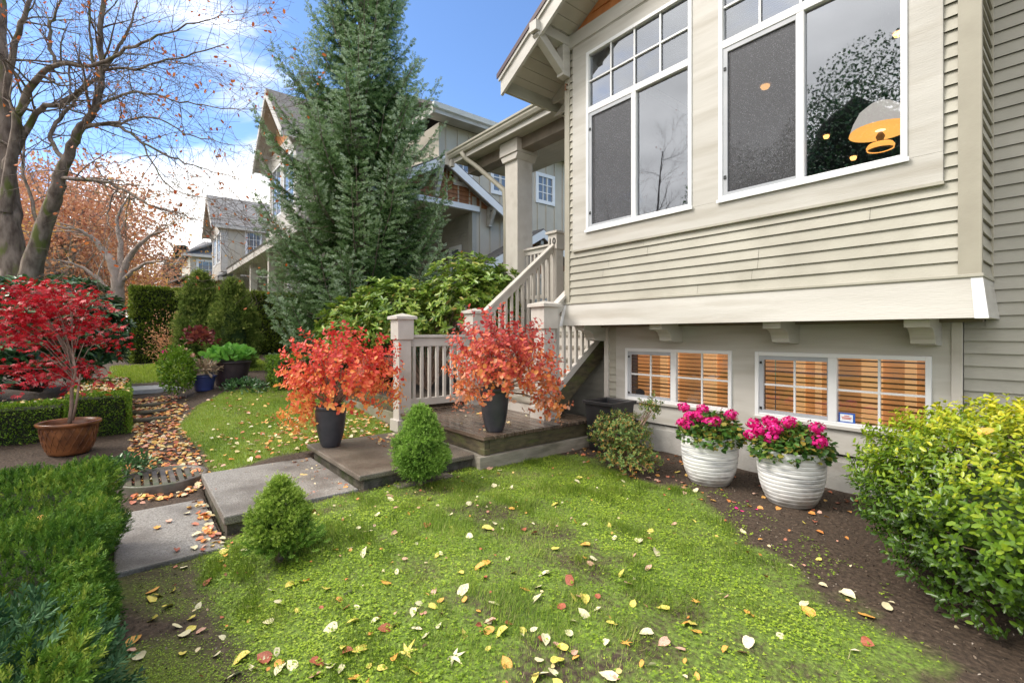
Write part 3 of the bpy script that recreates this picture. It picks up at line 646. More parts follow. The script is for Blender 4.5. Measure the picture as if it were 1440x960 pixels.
# knee bracket at the bay's left corner
def bracket(parent,x,yw,z,d,h,w,mat=None):
    b=MB(); b.box(x-w/2,x+w/2,yw-d,yw,z-w,z); b.box(x-w/2+.004,x+w/2-.004,yw-w,yw-.001,z-h,z-w-.001)
    b.build('bracket',mat or M['trim'],parent,bevel=.004)
    b=MB(); b.bar((x,yw-d+w*.55,z-w*.9),(x,yw-w*.6,z-h+w*.5),w*.8,w*.85,(0,1,0)); b.build('bracket_brace',mat or M['trim'],parent,bevel=.003)
bracket(house,XL+.035,Yb-.03,5.26,.60,.52,.125)
hk=MB(); hk.tube([(XL+.05,Yb-.03,4.66),(XL+.05,Yb-.07,4.66),(XL+.06,Yb-.08,4.62),(XL+.04,Yb-.07,4.58),(XL+.05,Yb-.04,4.60)],.009,6); hk.build('rusty_hook',M['rust'],house)
# ---- porch roof, beam, column
PZ=5.05
pr=MB(); pr.prism([(5.38,PZ+.20),(7.15,PZ+1.0),(7.15,PZ+1.05),(5.36,PZ+.26)],'x',-8.72,XL+.2); proof=pr.build('porch_roof',M['roof'],house)
b=MB(); yy=5.43
while yy<7.1: b.box(-8.62,XL+.2,yy+.002,yy+.128,PZ+.012,PZ+.03); yy+=.13
b.box(-8.62,XL+.2,5.43,7.12,PZ+.031,PZ+.06); b.build('porch_ceiling',M['soffit'],proof)
b=MB(); b.box(-8.65,XL+.2,5.40,5.428,PZ,PZ+.17); b.box(-8.65,-8.622,5.43,7.15,PZ,PZ+.2); b.build('porch_fascia',M['trim'],proof)
b=MB(); b.prism([(5.398,PZ+.10),(5.34,PZ+.10),(5.31,PZ+.15),(5.31,PZ+.18),(5.285,PZ+.20),(5.285,PZ+.235),(5.398,PZ+.235)],'x',-8.78,XL+.2); b.build('gutter',M['siding'],proof)
b=MB(); b.box(-8.8,-8.775,5.27,5.45,PZ-.02,PZ+.26); b.box(-8.775,-8.69,5.36,5.44,PZ-.06,PZ+.09); b.build('gutter_end',M['trim'],proof)
b=MB(); b.box(-8.55,XL+.2,5.69,5.97,PZ-.20,PZ+.011); b.build('porch_beam',M['beam'],proof)
cx,cy=-7.02,5.84; b=MB(); b.box(cx-.19,cx+.19,cy-.19,cy+.19,.9,4.78); b.build('porch_column',M['trim2'],house,bevel=.01)
b=MB(); b.box(cx-.265,cx+.265,cy-.265,cy+.265,4.80,PZ-.002); b.prism([(cx-.20,4.68),(cx+.20,4.68),(cx+.262,4.795),(cx-.262,4.795)],'y',cy-.24,cy+.24); b.build('column_capital',M['trim2'],house,bevel=.006)
b=MB(); b.tube([(-8.25,5.33,PZ+.10),(-8.22,5.40,PZ-.02),(-8.05,5.52,PZ-.18),(-7.24,5.66,PZ-.86),(-7.22,5.68,PZ-1.3),(-7.22,5.68,1.2)],.05,8); b.build('downspout',M['corner'],house)  # darker paint stands in for the shadow on the pipe
b=MB(); b.box(-8.6,XL+.25,5.99,8.6,1.80,1.94); b.build('porch_floor',M['skirt'],house)
b=MB(); b.box(-8.6,XL+.1,8.6,8.8,1.94,3.0) ; b.build('porch_wall',M['siding'],house)
# ---- lower windows
def lower_window(x0,x1,sticker=False):
    w=MB(); y0,y1=Yl-.022,Yl+.03; f=.038; z0,z1=Z0,Z1; xm=(x0+x1)/2
    w.box(x0,x0+f,y0,y1,z0,z1); w.box(x1-f,x1,y0,y1,z0,z1); w.box(x0+f,x1-f,y0,y1,z0,z0+f); w.box(x0+f,x1-f,y0,y1,z1-f,z1); w.box(xm-.035,xm+.035,y0+.003,y1,z0+f,z1-f)
    win=w.build('window',M['white'],house,bevel=.004)
    s=MB(); s.box(x0-.015,x1+.015,Yl-.035,Yl-.003,z0-.022,z0+.004); s.build('sill',M['trim'],win)
    sf=MB(); a0,a1=x0+f,xm-.035; sf.box(a0,a0+.045,Yl-.012,Yl+.012,z0+f,z1-f); sf.box(a1-.008,a1,Yl-.012,Yl+.012,z0+f,z1-f); sf.box(a0+.045,a1-.008,Yl-.012,Yl+.012,z0+f,z0+f+.035); sf.box(a0+.045,a1-.008,Yl-.012,Yl+.012,z1-f-.04,z1-f); sf.build('screen_frame',M['greyframe'],win)
    for zz in (z0+.075,z1-.12):
        c=MB(); c.box(a0+.010,a0+.030,Yl-.02,Yl-.0125,zz,zz+.025); c.build('latch',M['bronze'],win)
    mu=MB(); zm=(z0+z1)/2+.0
    for (p,q) in ((a0+.045,a1-.008),(xm+.035,x1-f)):
        mu.box((p+q)/2-.009,(p+q)/2+.009,Yl+.005,Yl+.019,z0+f,z1-f); mu.box(p,q,Yl+.003,Yl+.021,zm-.009,zm+.009)
    mu.build('muntin',M['white'],win)
    g=MB(); g.add([(x0+f,Yl+.024,z0+f),(x1-f,Yl+.024,z0+f),(x1-f,Yl+.024,z1-f),(x0+f,Yl+.024,z1-f)],[(0,1,2,3)]); g.build('pane',M['glass2'],win)
    bl=MB(); zz=z0+.03
    while zz<z1-.02:
        ja=random.uniform(-.002,.002); jb=random.uniform(.003,.015)
        bl.add([(x0+.02,Ym+.03,zz),(x1-.02,Ym+.03,zz+ja),(x1-.02,Ym+.065,zz+jb+ja),(x0+.02,Ym+.065,zz+jb),(x0+.02,Ym+.03,zz+.004),(x1-.02,Ym+.03,zz+.004)],[(0,1,2,3),(0,4,5,1)]); zz+=.046
    bl.build('blind',M['slat'],win)
    # room behind the blinds, its warm light emitted by the walls themselves
    rm=MB(); rm.add([(x0-.05,Ym+.55,z0-.2),(x1+.05,Ym+.55,z0-.2),(x1+.05,Ym+.55,z1+.2),(x0-.05,Ym+.55,z1+.2)],[(0,1,2,3)]); rm.add([(x0-.06,Ym+.23,z0-.2),(x0-.06,Ym+.55,z0-.2),(x0-.06,Ym+.55,z1+.2),(x0-.06,Ym+.23,z1+.2)],[(0,1,2,3)]); rm.add([(x1+.06,Ym+.23,z0-.2),(x1+.06,Ym+.55,z0-.2),(x1+.06,Ym+.55,z1+.2),(x1+.06,Ym+.23,z1+.2)],[(0,1,2,3)])
    rm.add([(x0-.06,Ym+.2,z0-.05),(x1+.06,Ym+.2,z0-.05),(x1+.06,Ym+.56,z0-.05),(x0-.06,Ym+.56,z0-.05)],[(0,1,2,3)]); rm.add([(x0-.06,Ym+.2,z1+.1),(x1+.06,Ym+.2,z1+.1),(x1+.06,Ym+.56,z1+.1),(x0-.06,Ym+.56,z1+.1)],[(0,1,2,3)])
    rm.build('glowing_room',M['cavity'],win)
    rp=MB()
    for (p,q) in ((.12,.20),(.27,.31),(.56,.68),(.80,.86)): rp.box(x0+(x1-x0)*p,x0+(x1-x0)*q,Ym+.45,Ym+.47,z0-.04,z1+.09)
    rp.build('glowing_door_frames',M['cavity2'],win)
    return win
lw1=lower_window(*W1); lw2=lower_window(*W2)
xm=(W2[0]+W2[1])/2+.04; s=MB(); s.box(xm,xm+.125,Yl+.012,Yl+.020,Z0+.036,Z0+.125); st=s.build('sticker',M['sticker_b'],lw2)
s=MB(); s.box(xm+.014,xm+.111,Yl+.007,Yl+.0115,Z0+.049,Z0+.112); s.build('sticker_panel',M['sticker_w'],lw2)
s=MB(); s.box(xm+.045,xm+.085,Yl+.004,Yl+.0065,Z0+.096,Z0+.102); s.box(xm+.026,xm+.100,Yl+.004,Yl+.0065,Z0+.082,Z0+.088); s.box(xm+.030,xm+.096,Yl+.004,Yl+.0065,Z0+.070,Z0+.076); s.build('sticker_lines',M['sticker_r'],lw2)
b=MB(); b.add([(W1[0]+.14,Yl+.018,Z0+.06),(W1[0]+.27,Yl+.018,Z0+.06),(W1[0]+.27,Yl+.018,Z0+.12),(W1[0]+.20,Yl+.018,Z0+.15),(W1[0]+.14,Yl+.018,Z0+.12)],[(0,1,2,3,4)]); b.build('window_decal',M['black'],lw1)

# ---- lamps seen in the bay room
t=thing('pendant_lamp',(-.98,5.35,2.4),'glass pendant lamp with white dome and lit amber rim, behind the right bay window','lamp')
c0=atY(1238,186,5.75); 
def lamp_at(c,t,s=1):
    b=MB(); b.lathe([(.03*s,.34*s),(.10*s,.33*s),(.20*s,.25*s),(.26*s,.13*s),(.29*s,.03*s)],c,32); b.build('dome',M['lamp_w'],t)
    b=MB(); b.lathe([(.29*s,.03*s),(.30*s,.0),(.20*s,-.01*s),(.05*s,.02*s)],c,32); b.build('lit_rim',M['lamp_o'],t)
    b=MB(); b.lathe([(.02*s,.0),(.045*s,-.05*s),(.03*s,-.09*s),(.06*s,-.12*s),(.11*s,-.15*s),(.12*s,-.19*s),(.06*s,-.21*s),(.005,-.215*s)],c,24); b.build('finial',M['beam'],t)
    b=MB(); b.lathe([(.115*s,-.135*s),(.135*s,-.165*s),(.127*s,-.20*s)],c,24); b.build('lit_ring',M['lamp_o'],t)
    b=MB(); b.tube([(c[0],c[1],c[2]+.33*s),(c[0],c[1],5.14)],.008,6); b.build('rod',M['bronze'],t)
lamp_at(c0,t,.85)
for i,(px,py,Y,lab) in enumerate(((1076,122,6.6,'small round ceiling light glowing amber behind the left sash of the right bay window'),(1162,192,8.0,'small dim amber light low in the right bay window, left of the pendant lamp'),(1200,222,7.6,'tiny amber light below the pendant lamp in the right bay window'),(1262,48,6.4,'warm spot light at the upper right corner of the right bay window'))):
    c=atY(px,py,Y); t=thing('ceiling_light',c,lab,'light'); b=MB(); r=.06 if i==0 else .04
    b.lathe([(.001,-.035),(r*.7,-.028),(r,0),(r*.9,.015),(.001,.016)],c,16); b.build('bulb',M['bulb'],t)
    b=MB(); b.lathe([(r*1.25,.02),(r*1.2,.04),(.01,.045)],c,16); b.build('mount',M['beam'],t)

# ---------------------------------------------------------------- deck, rails, stairs
t=thing('wooden_deck',(-5.0,3.6,0),'low wet dark wooden deck at the foot of the porch stairs','deck')
b=MB(); y_=2.86
while y_<4.60:
    b.box(-6.12,-4.0,y_,min(y_+.128,4.62),.295,.334); y_+=.14
b.build('deck_boards',M['deck'],t,bevel=.004)
b=MB(); b.box(-6.1,-4.03,2.89,2.95,.14,.292); b.box(-4.09,-4.025,2.952,4.62,.14,.292); b.box(-4.13,-4.012,2.875,2.95,.12,.2); b.build('deck_beam',M['mosswood'],t,bevel=.006)
b=MB(); b.box(-4.05,-3.985,2.80,4.62,-.1,.135); b.box(-6.1,-4.055,2.84,2.9,-.1,.135); b.build('deck_skirt',M['skirt'],t,bevel=.006)
# newel posts
def newel(x,y,z0,h,s=.235,label='',lower=.16,parent=None):
    t=parent
    b=MB(); q=s*.78/2; b.box(x-q,x+q,y-q,y+q,z0,z0+h-.33); o=b.build('newel_post',M['trim2'],t,bevel=.005)
    b=MB(); q=s/2; b.box(x-q,x+q,y-q,y+q,z0+h-.36,z0+h-.085); b.build('newel_sleeve',M['trim2'],o,bevel=.005)
    b=MB(); q=s/2+.008; b.box(x-q,x+q,y-q,y+q,z0-.0,z0+lower); b.build('newel_base',M['trim2'],o,bevel=.006)
    b=MB(); q=s/2+.035; z=z0+h-.085
    b.add([(x-q,y-q,z),(x+q,y-q,z),(x+q,y+q,z),(x-q,y+q,z),(x-q,y-q,z+.04),(x+q,y-q,z+.04),(x+q,y+q,z+.04),(x-q,y+q,z+.04),(x,y,z+.085)],[(0,3,2,1),(0,1,5,4),(1,2,6,5),(2,3,7,6),(3,0,4,7),(4,5,8),(5,6,8),(6,7,8),(7,4,8)])
    b.build('newel_cap',M['trim2'],o,bevel=.003); return o
rail=thing('deck_railing',(-6.0,3.5,.33),'off-white deck railing with square newel posts between the two red bushes','railing')
newel(-6.03,2.93,.08,1.61,parent=rail); newel(-6.03,4.14,.33,1.47,.235,parent=rail)
b=MB(); b.box(-6.09,-5.97,3.05,4.03,1.355,1.395); b.box(-6.055,-6.005,3.05,4.03,1.23,1.352); b.build('top_rail',M['trim2'],rail,bevel=.004)
b=MB(); b.box(-6.06,-6.0,3.03,4.03,.40,.50); b.build('bottom_rail',M['trim2'],rail,bevel=.004)
for k in range(8):
    y=3.105+k*.123; b=MB(); b.box(-6.05,-6.01,y-.02,y+.02,.501,1.229); b.build('baluster',M['trim2'],rail,bevel=.002)
st=thing('staircase',(-5.2,5,.33),'off-white wooden stairs with slatted handrails rising beside the bay to the porch','stairs')
n_r=9; z0s,z1s=.334,1.94; yA,yB=4.18,5.98; rise=(z1s-z0s)/n_r; run=(yB-yA)/(n_r-1)
for k in range(n_r-1):
    b=MB(); b.box(-5.93,-4.50,yA+k*run-.02,yA+(k+1)*run,z0s+(k+1)*rise-.035,z0s+(k+1)*rise); b.build('tread',M['skirt'],st,bevel=.003)
for k in range(n_r):
    b=MB(); b.box(-5.93,-4.50,yA+k*run,yA+k*run+.018,z0s+k*rise+.002,z0s+(k+1)*rise-.037); b.build('riser',M['trim2'],st)
sl=(z1s-z0s)/(yB-yA)
for sx in (-6.0,-4.46):
    b=MB(); b.prism([(yA-.06,z0s),(yA+.16,z0s),(yB+.0,z1s-.28),(yB+.0,z1s),(yA-.06,z0s+.12)],'x',sx-.022,sx+.022); b.build('stringer',M['mosswood'],st)
    b=MB(); b.prism([(yA-.04,z0s+.12),(yB,z1s+.0),(yB,z1s+.10),(yA-.04,z0s+.22)],'x',sx-.03,sx+.03); b.build('bottom_rail',M['trim2'],st)
    b=MB(); b.prism([(yA-.04,1.47),(yB,1.47+sl*(yB-yA+.04)-.10),(yB,1.47+sl*(yB-yA+.04)+.0),(yA-.04,1.60)],'x',sx-.026,sx+.026); b.prism([(yA-.04,1.605),(yB,1.47+sl*(yB-yA+.04)+.005),(yB,1.47+sl*(yB-yA+.04)+.045),(yA-.04,1.65)],'x',sx-.055,sx+.055); b.build('handrail',M['trim2'],st)
    y=yA+.07
    while y<yB-.05:
        zb_=z0s+.16+sl*(y-yA+.04)*.93; zt_=1.50+(sl*.93)*(y-yA+.04)
        b=MB(); b.box(sx-.02,sx+.02,y-.02,y+.02,zb_,zt_+.03); b.build('baluster',M['trim2'],st,bevel=.002); y+=.118
newel(-4.46,4.14,.33,1.50,.25,parent=st)
np_=newel(-6.0,5.86,1.8,1.44,.215,parent=st)
newel(-4.46,6.1,1.8,1.44,.215,parent=st)
b=MB(); b.box(-6.85,-6.1,5.80,5.92,2.97,3.005); b.box(-6.85,-6.1,5.835,5.885,2.88,2.972); b.build('porch_handrail',M['trim2'],st); b=MB(); b.box(-6.85,-6.1,5.835,5.885,2.05,2.12); b.build('bottom_rail',M['trim2'],st)
for k in range(7):
    x=-6.78+k*.105; b=MB(); b.box(x-.018,x+.018,5.842,5.878,2.121,2.879); b.build('baluster',M['trim2'],st)
# house number
cu=bpy.data.curves.new('number','FONT'); cu.body='10'; cu.size=.155; cu.extrude=.004; cu.offset=.0012; cu.align_x='CENTER'; cu.space_character=1.25
to=bpy.data.objects.new('tmp',cu); COL.objects.link(to); bpy.context.view_layer.update()
me=bpy.data.meshes.new_from_object(to.evaluated_get(bpy.context.evaluated_depsgraph_get())); bpy.data.objects.remove(to)
me.name='house_number'
no=bpy.data.objects.new('house_number',me); COL.objects.link(no); me.materials.clear(); me.materials.append(M['bronze'])
no.parent=np_; no.location=Vector((-6.0,5.86-.1075-.006,2.97))-ORG[np_]; no.rotation_euler=(math.pi/2,0,0); ORG[no]=ORG[np_]
# raised bed left of the deck
t=thing('raised_bed',(-7.6,4,.1),'mossy timber raised bed behind the left end of the deck railing','raised bed')
b=MB(); b.box(-9.2,-6.16,2.98,3.05,.0,.27); b.build('board',M['bedwood'],t,bevel=.005)
b=MB(); b.box(-9.2,-6.16,3.0,3.07,.275,.46); b.build('board',M['mosswood'],t,bevel=.005)
b=MB(); b.box(-9.2,-6.14,3.08,5.8,.1,.40); b.build('soil',M['soil'],t)

# ---------------------------------------------------------------- pots and their plants
def pot_prof(H,rt,rb,bulge=.0,rim=.02,th=.02):
    pr=[(.001,0.0),(rb*.95,0.0),(rb,.008)]
    for k in range(1,15):
        u=k/15; r=rb+(rt-rb)*u+bulge*math.sin(math.pi*u**.8); pr.append((r,H*u))
    pr+=[(rt+rim*.4,H-.03),(rt+rim,H-.02),(rt+rim,H-.004),(rt+rim-.006,H),(rt-th+.004,H),(rt-th,H-.006),(rt-th,H-.06),(.001,H-.062)]
    return pr
def make_pot(name,x,y,z,H,rt,rb,mat,label,bulge=0,rim=.012,cat='pot',group=None,grooves=0):
    t=thing(name,(x,y,z),label,cat,group)
    pr=pot_prof(H,rt,rb,bulge,rim)
    if grooves:
        pr=[(.001,0),(rb*.96,0)]; n=90
        for k in range(n+1):
            u=k/n; r=rb+(rt-rb)*u+bulge*math.sin(math.pi*u**.75); ph=(u*grooves)%1; r-=.006*max(0,1-abs(ph-.5)*7); pr.append((r,.004+(H-.012)*u))
        pr+=[(rt+.002,H),(rt-.02,H),(rt-.024,H-.01),(rt-.03,H-.06)]
        ob=MB(); ob.lathe(pr,(x,y,z),56,wob=.006); ob.build('pot_body',mat,t)
    else:
        ob=MB(); ob.lathe(pr[:-1],(x,y,z),48); ob.build('pot_body',mat,t)
    so=MB(); so.lathe([(rt-.025,H-.05),(rt*.6,H-.035),(.001,H-.03)],(x,y,z),24); so.build('soil',M['soil'],t)
    return t
def stems(points,base,n,r,mat,t,name='branches',wig=.05):
    b=MB()
    idx=RNG.choice(len(points),min(n,len(points)),replace=False)
    for i in idx:
        p=Vector(points[i]); s=Vector(base)+Vector((random.uniform(-.02,.02),random.uniform(-.02,.02),0))
        mid=s.lerp(p,.5)+Vector((random.uniform(-wig,wig),random.uniform(-wig,wig),wig*1.2)); q1=s.lerp(mid,.5)+Vector((0,0,wig*.4)); q2=mid.lerp(p,.5)+Vector((0,0,wig*.3))
        b.tube([s,q1,mid,q2,p],[r,r*.85,r*.65,r*.45,r*.2],5,cap=False)
    return b.build(name,mat,t)
def shoots(pts,dirs,nl,length,spread,seed=0):
    """leaf clusters along little shoots: returns leaf positions, dirs, normals"""
    m=len(pts); P=np.repeat(pts,nl,0); D0=np.repeat(nrm(dirs),nl,0)
    u=np.tile(np.linspace(0,1,nl),m)+RNG.uniform(-.05,.05,m*nl)
    a=np.tile(np.arange(nl)*2.4,m)+np.repeat(RNG.uniform(0,6.28,m),nl)
    A=nrm(np.cross(D0,rdir(1)+np.zeros_like(D0))); B=np.cross(D0,A)
    out=A*np.cos(a)[:,None]+B*np.sin(a)[:,None]
    D=nrm(out*spread+D0*.6+RNG.normal(0,.15,P.shape)); N=nrm(D0+RNG.normal(0,.25,P.shape)+out*-.3)
    return P+D0*(u*length)[:,None],D,N,u
# white ribbed pots with geraniums
def geranium(x,y,z,label,seed):
    t=make_pot('ribbed_pot',x,y,z,.455,.262,.175,M['wpot'],label,bulge=.035,cat='planter',group='white ribbed planters by the lower windows',grooves=13)
    t2=thing('geranium',(x,y,z+.42),label.replace('pot','pot, the pink geranium plant in it') ,'flower')
    return t
def geranium_plant(x,y,z,label,seed,tops):
    t=thing('geranium',(x,y,z),label,'flower')
    pts,d=ellip((x,y,z+.03),(.29,.29,.20),1700,seed,.45,.2,-.35); n=len(pts)
    inst('foliage',T(*[ROUND[0],ROUND[1]]) if 0 else ROUND,pts,nrm(d*np.array([1,1,.3])+RNG.normal(0,.5,(n,3))),nrm(d+np.array([0,0,.9])+RNG.normal(0,.35,(n,3))),RNG.uniform(.03,.055,n),L_['geran'],t)
    rng=random.Random(seed); sb=MB(); 
    for (dx,dy,dz) in tops:
        c=Vector((x+dx,y+dy,z+dz)); sb.tube([(x+dx*.5,y+dy*.5,z+.05),(x+dx*.8,y+dy*.8,z+dz*.6),c],.003,5,cap=False)
        m=90; dd=rdir(m); P=np.array(c)+dd*np.array([.062,.062,.046])*RNG.uniform(.6,1.05,(m,1))
        inst('flower_head',ROUND,P,nrm(np.cross(dd,rdir(m))),dd,RNG.uniform(.020,.032,m),L_['petal'],t)
    sb.build('stems',M['stem'],t); 
    # spent reddish heads
    m=70; dd=rdir(m); P=np.array((x+.16,y-.02,z+.17))+RNG.normal(0,.05,(m,3))
    inst('spent_flowers',LEAF,P,dd,rdir(m),.022,L_['red'],t)
    return t
make_pot('ribbed_pot',-2.33,4.28,0,.455,.258,.17,M['wpot'],'white ribbed round pot under the left lower window, the farther of the two','',.012) if 0 else None
def wpot(x,y,label):
    return make_pot('ribbed_pot',x,y,gzf(x,y)-.004,.455,.258,.17,M['wpot'],label,bulge=.035,cat='planter',group='white ribbed planters',grooves=13)
wpot(-2.33,4.30,'white ribbed round planter nearer the deck, holding the left pink geranium'); wpot(-1.62,4.31,'white ribbed round planter nearer the yellow-green bush, holding the right pink geranium')
geranium_plant(-2.33,4.30,.42,'pink geranium in the white planter nearer the deck',3,[(-.22,-.08,.27),(-.12,-.14,.20),(-.04,-.16,.22),(.05,-.12,.17),(.12,-.12,.18),(.20,.02,.24),(-.20,-.14,.13),(-.08,.02,.26),(-.10,-.2,.13)])
geranium_plant(-1.62,4.31,.42,'pink geranium in the white planter next to the yellow-green bush',5,[(-.26,-.10,.21),(-.18,-.16,.17),(-.12,-.12,.25),(-.06,-.16,.20),(.02,-.08,.26),(.20,-.02,.23),(.24,-.1,.14),(-.25,-.16,.12),(-.08,-.2,.13),(-.16,.0,.23)])
# charcoal tapered pots with smoke bushes
def smokebush(x,y,z,cr,rad,mat,label,seed,n=330,H=.47,trail=()):
    c=(x+cr[0],y+cr[1],cr[2])
    pts,d=ellip(c,rad,n,seed,.72,.28,-.75,12,6)
    for (ox,oy,oz,rr,nn) in trail:
        p2,d2=ellip((c[0]+ox,c[1]+oy,c[2]+oz),(rr,rr,rr*.8),nn,seed+7,.8,.2,-.9); pts=np.concatenate([pts,p2]); d=np.concatenate([d,d2])
    t=thing('smoke_bush',(x,y,z+H-.05),label,'bush')
    P,D,N,u=shoots(pts,nrm(d+np.array([0,0,.35])+RNG.normal(0,.3,d.shape)),7,.12,.95)
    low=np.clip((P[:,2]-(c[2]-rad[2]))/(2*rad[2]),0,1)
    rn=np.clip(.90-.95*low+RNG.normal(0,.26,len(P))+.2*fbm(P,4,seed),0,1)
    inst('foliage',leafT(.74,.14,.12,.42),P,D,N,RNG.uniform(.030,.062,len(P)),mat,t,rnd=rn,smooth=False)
    stems(pts,(x,y,z+H-.06),70,.007,M['stem'],t)
    # feathery plumes
    m=900; k=RNG.integers(0,len(pts),12); hp=pts[k][pts[k][:,2]>c[2]-.1]
    if len(hp):
        pp=np.repeat(hp,60,0); inst('plumes',SPRIG,pp+RNG.normal(0,.03,pp.shape),rdir(len(pp)),rdir(len(pp)),.02,PLUME,t)
    return t
PLUME=leafmat('pink_plume',[(.50,.25,.2),(.68,.38,.3)],.7,.3)
make_pot('tapered_pot',-5.47,1.78,.135,.46,.170,.095,M['charcoal'],'tall tapered charcoal pot standing on the concrete step',bulge=.02,rim=.004,group='charcoal tapered pots')
make_pot('tapered_pot',-4.19,3.14,.334,.48,.160,.090,M['charcoal'],'tall tapered charcoal pot standing on the wet wooden deck',bulge=.02,rim=.004,group='charcoal tapered pots')
smokebush(-5.47,1.78,.135,(.10,.08,.93),(.54,.54,.47),L_['smoke'],'orange-red smoke bush left of the deck railing, on the concrete step',13,440,trail=((-.30,-.34,-.42,.17,40),(.42,.18,.05,.2,45),(-.42,-.30,-.12,.2,45)))
smokebush(-4.19,3.14,.334,(.05,.05,1.10),(.53,.53,.47),L_['smoke2'],'dusky red smoke bush in front of the railing, on the wooden deck',22,470,trail=((.42,.32,-.45,.17,45),(-.35,-.25,-.40,.14,30),(.40,.30,-.15,.2,45)))
# black square-ish planter beside the stairs
x,y=-3.72,4.52; t=thing('black_planter',(x,y,0),'black plastic planter standing between the stairs and the lower window','planter')
b=MB(); h=.60
b.add([(x-.17,y-.17,0),(x+.17,y-.17,0),(x+.17,y+.17,0),(x-.17,y+.17,0),(x-.21,y-.21,h),(x+.21,y-.21,h),(x+.21,y+.21,h),(x-.21,y+.21,h),(x-.18,y-.18,h),(x+.18,y-.18,h),(x+.18,y+.18,h),(x-.18,y+.18,h),(x-.17,y-.17,h-.08),(x+.17,y-.17,h-.08),(x+.17,y+.17,h-.08),(x-.17,y+.17,h-.08)],
 [(0,3,2,1),(0,1,5,4),(1,2,6,5),(2,3,7,6),(3,0,4,7),(4,5,9,8),(5,6,10,9),(6,7,11,10),(7,4,8,11),(8,9,13,12),(9,10,14,13),(10,11,15,14),(11,8,12,15),(12,13,14,15)]); b.build('planter_body',M['black'],t,bevel=.006)
b=MB(); 
for (a,c_,d,e_) in ((-.23,.23,-.23,-.205),(-.23,.23,.205,.23),(-.23,-.205,-.203,.203),(.205,.23,-.203,.203)): b.box(x+a,x+c_,y+d,y+e_,h-.035,h+.004)
b.build('rim',M['black'],t,bevel=.004)
# brown lattice bowl with the red maple
bx,by=-7.72,-.55; bz=gzf(bx,by)
t=make_pot('lattice_pot',bx,by,bz,.40,.31,.20,M['copper'],'wide brown glazed pot with lattice pattern holding the red maple','',.02) if 0 else thing('lattice_pot',(bx,by,bz),'wide brown glazed pot with lattice pattern holding the red maple','pot')
pr=[(.001,0),(.20,0),(.225,.02)]+[(.225+.075*math.sin(u*math.pi/2),.02+.33*u) for u in np.linspace(.1,1,10)]+[(.325,.36),(.34,.375),(.34,.395),(.325,.405),(.295,.395),(.285,.33)]
pr=[(r_*.88,z_*.95) for r_,z_ in pr]; b=MB(); b.lathe(pr,(bx,by,bz),56); b.build('pot_body',M['copper'],t)
b=MB(); b.lathe([(.252,.318),(.1,.33),(.001,.332)],(bx,by,bz),24); b.build('soil',M['soil'],t)
b=MB()
for k in range(22):
    for sgn in (1,-1):
        pts=[]
        for u in np.linspace(.12,.98,7):
            a=2*math.pi*k/22+sgn*u*.55; r=(.225+.075*math.sin(u*math.pi/2))*.88+.002; pts.append((bx+r*math.cos(a),by+r*math.sin(a),bz+(.02+.33*u)*.95))
        b.tube(pts,.0045,4,cap=False)
b.build('lattice_relief',M['copper'],t)
t=thing('red_maple',(bx,by,bz+.34),'small crimson Japanese maple growing in the brown lattice pot','tree')
b=MB(); T0=Vector((bx,by,bz+.34))
b.tube([T0,T0+Vector((.015,.02,.22)),T0+Vector((.0,.02,.42)),T0+Vector((.05,.06,.62)),T0+Vector((.03,.03,.85))],[.022,.019,.018,.014,.010],8)
b.tube([T0+Vector((.01,.03,.05)),T0+Vector((.05,.07,.3)),T0+Vector((.07,.10,.6))],[.014,.013,.010],7)
lay=[]   # horizontal tiers
for i in range(26):
    u=i/25; ang=i*2.4; rr=.54*(1-.45*u)*random.uniform(.55,1.1); cz=1.22+.82*u
    if i<5: cz=.92+.05*i; rr=.38*random.uniform(.6,1)
    c=Vector((bx-.22+rr*math.cos(ang)*.95,by-.2+rr*math.sin(ang)*1.05,cz-.10*rr)); lay.append(c)
    s=T0+Vector((.02,.03,.48+.36*u)); b.tube([s,s.lerp(c,.5)+Vector((0,0,.08)),c],[.006,.0045,.002],5,cap=False)
b.build('trunk',M['stem'],t)
Pm=[]
for c in lay:
    m=64; q=RNG.normal(0,1,(m,3))*np.array([.17,.17,.045]); q[:,2]-=.9*(q[:,0]**2+q[:,1]**2); Pm.append(np.array(c)+q)
Pm=np.concatenate(Pm); m=len(Pm); a=RNG.uniform(0,6.28,m)
inst('foliage',JMAP,Pm,np.stack([np.cos(a),np.sin(a),RNG.uniform(-.9,-.1,m)],1),np.stack([RNG.normal(0,.5,m),RNG.normal(0,.5,m),np.ones(m)],1),RNG.uniform(.04,.072,m),L_['maple'],t,rnd=np.clip(RNG.normal(.5,.25,m),0,1))

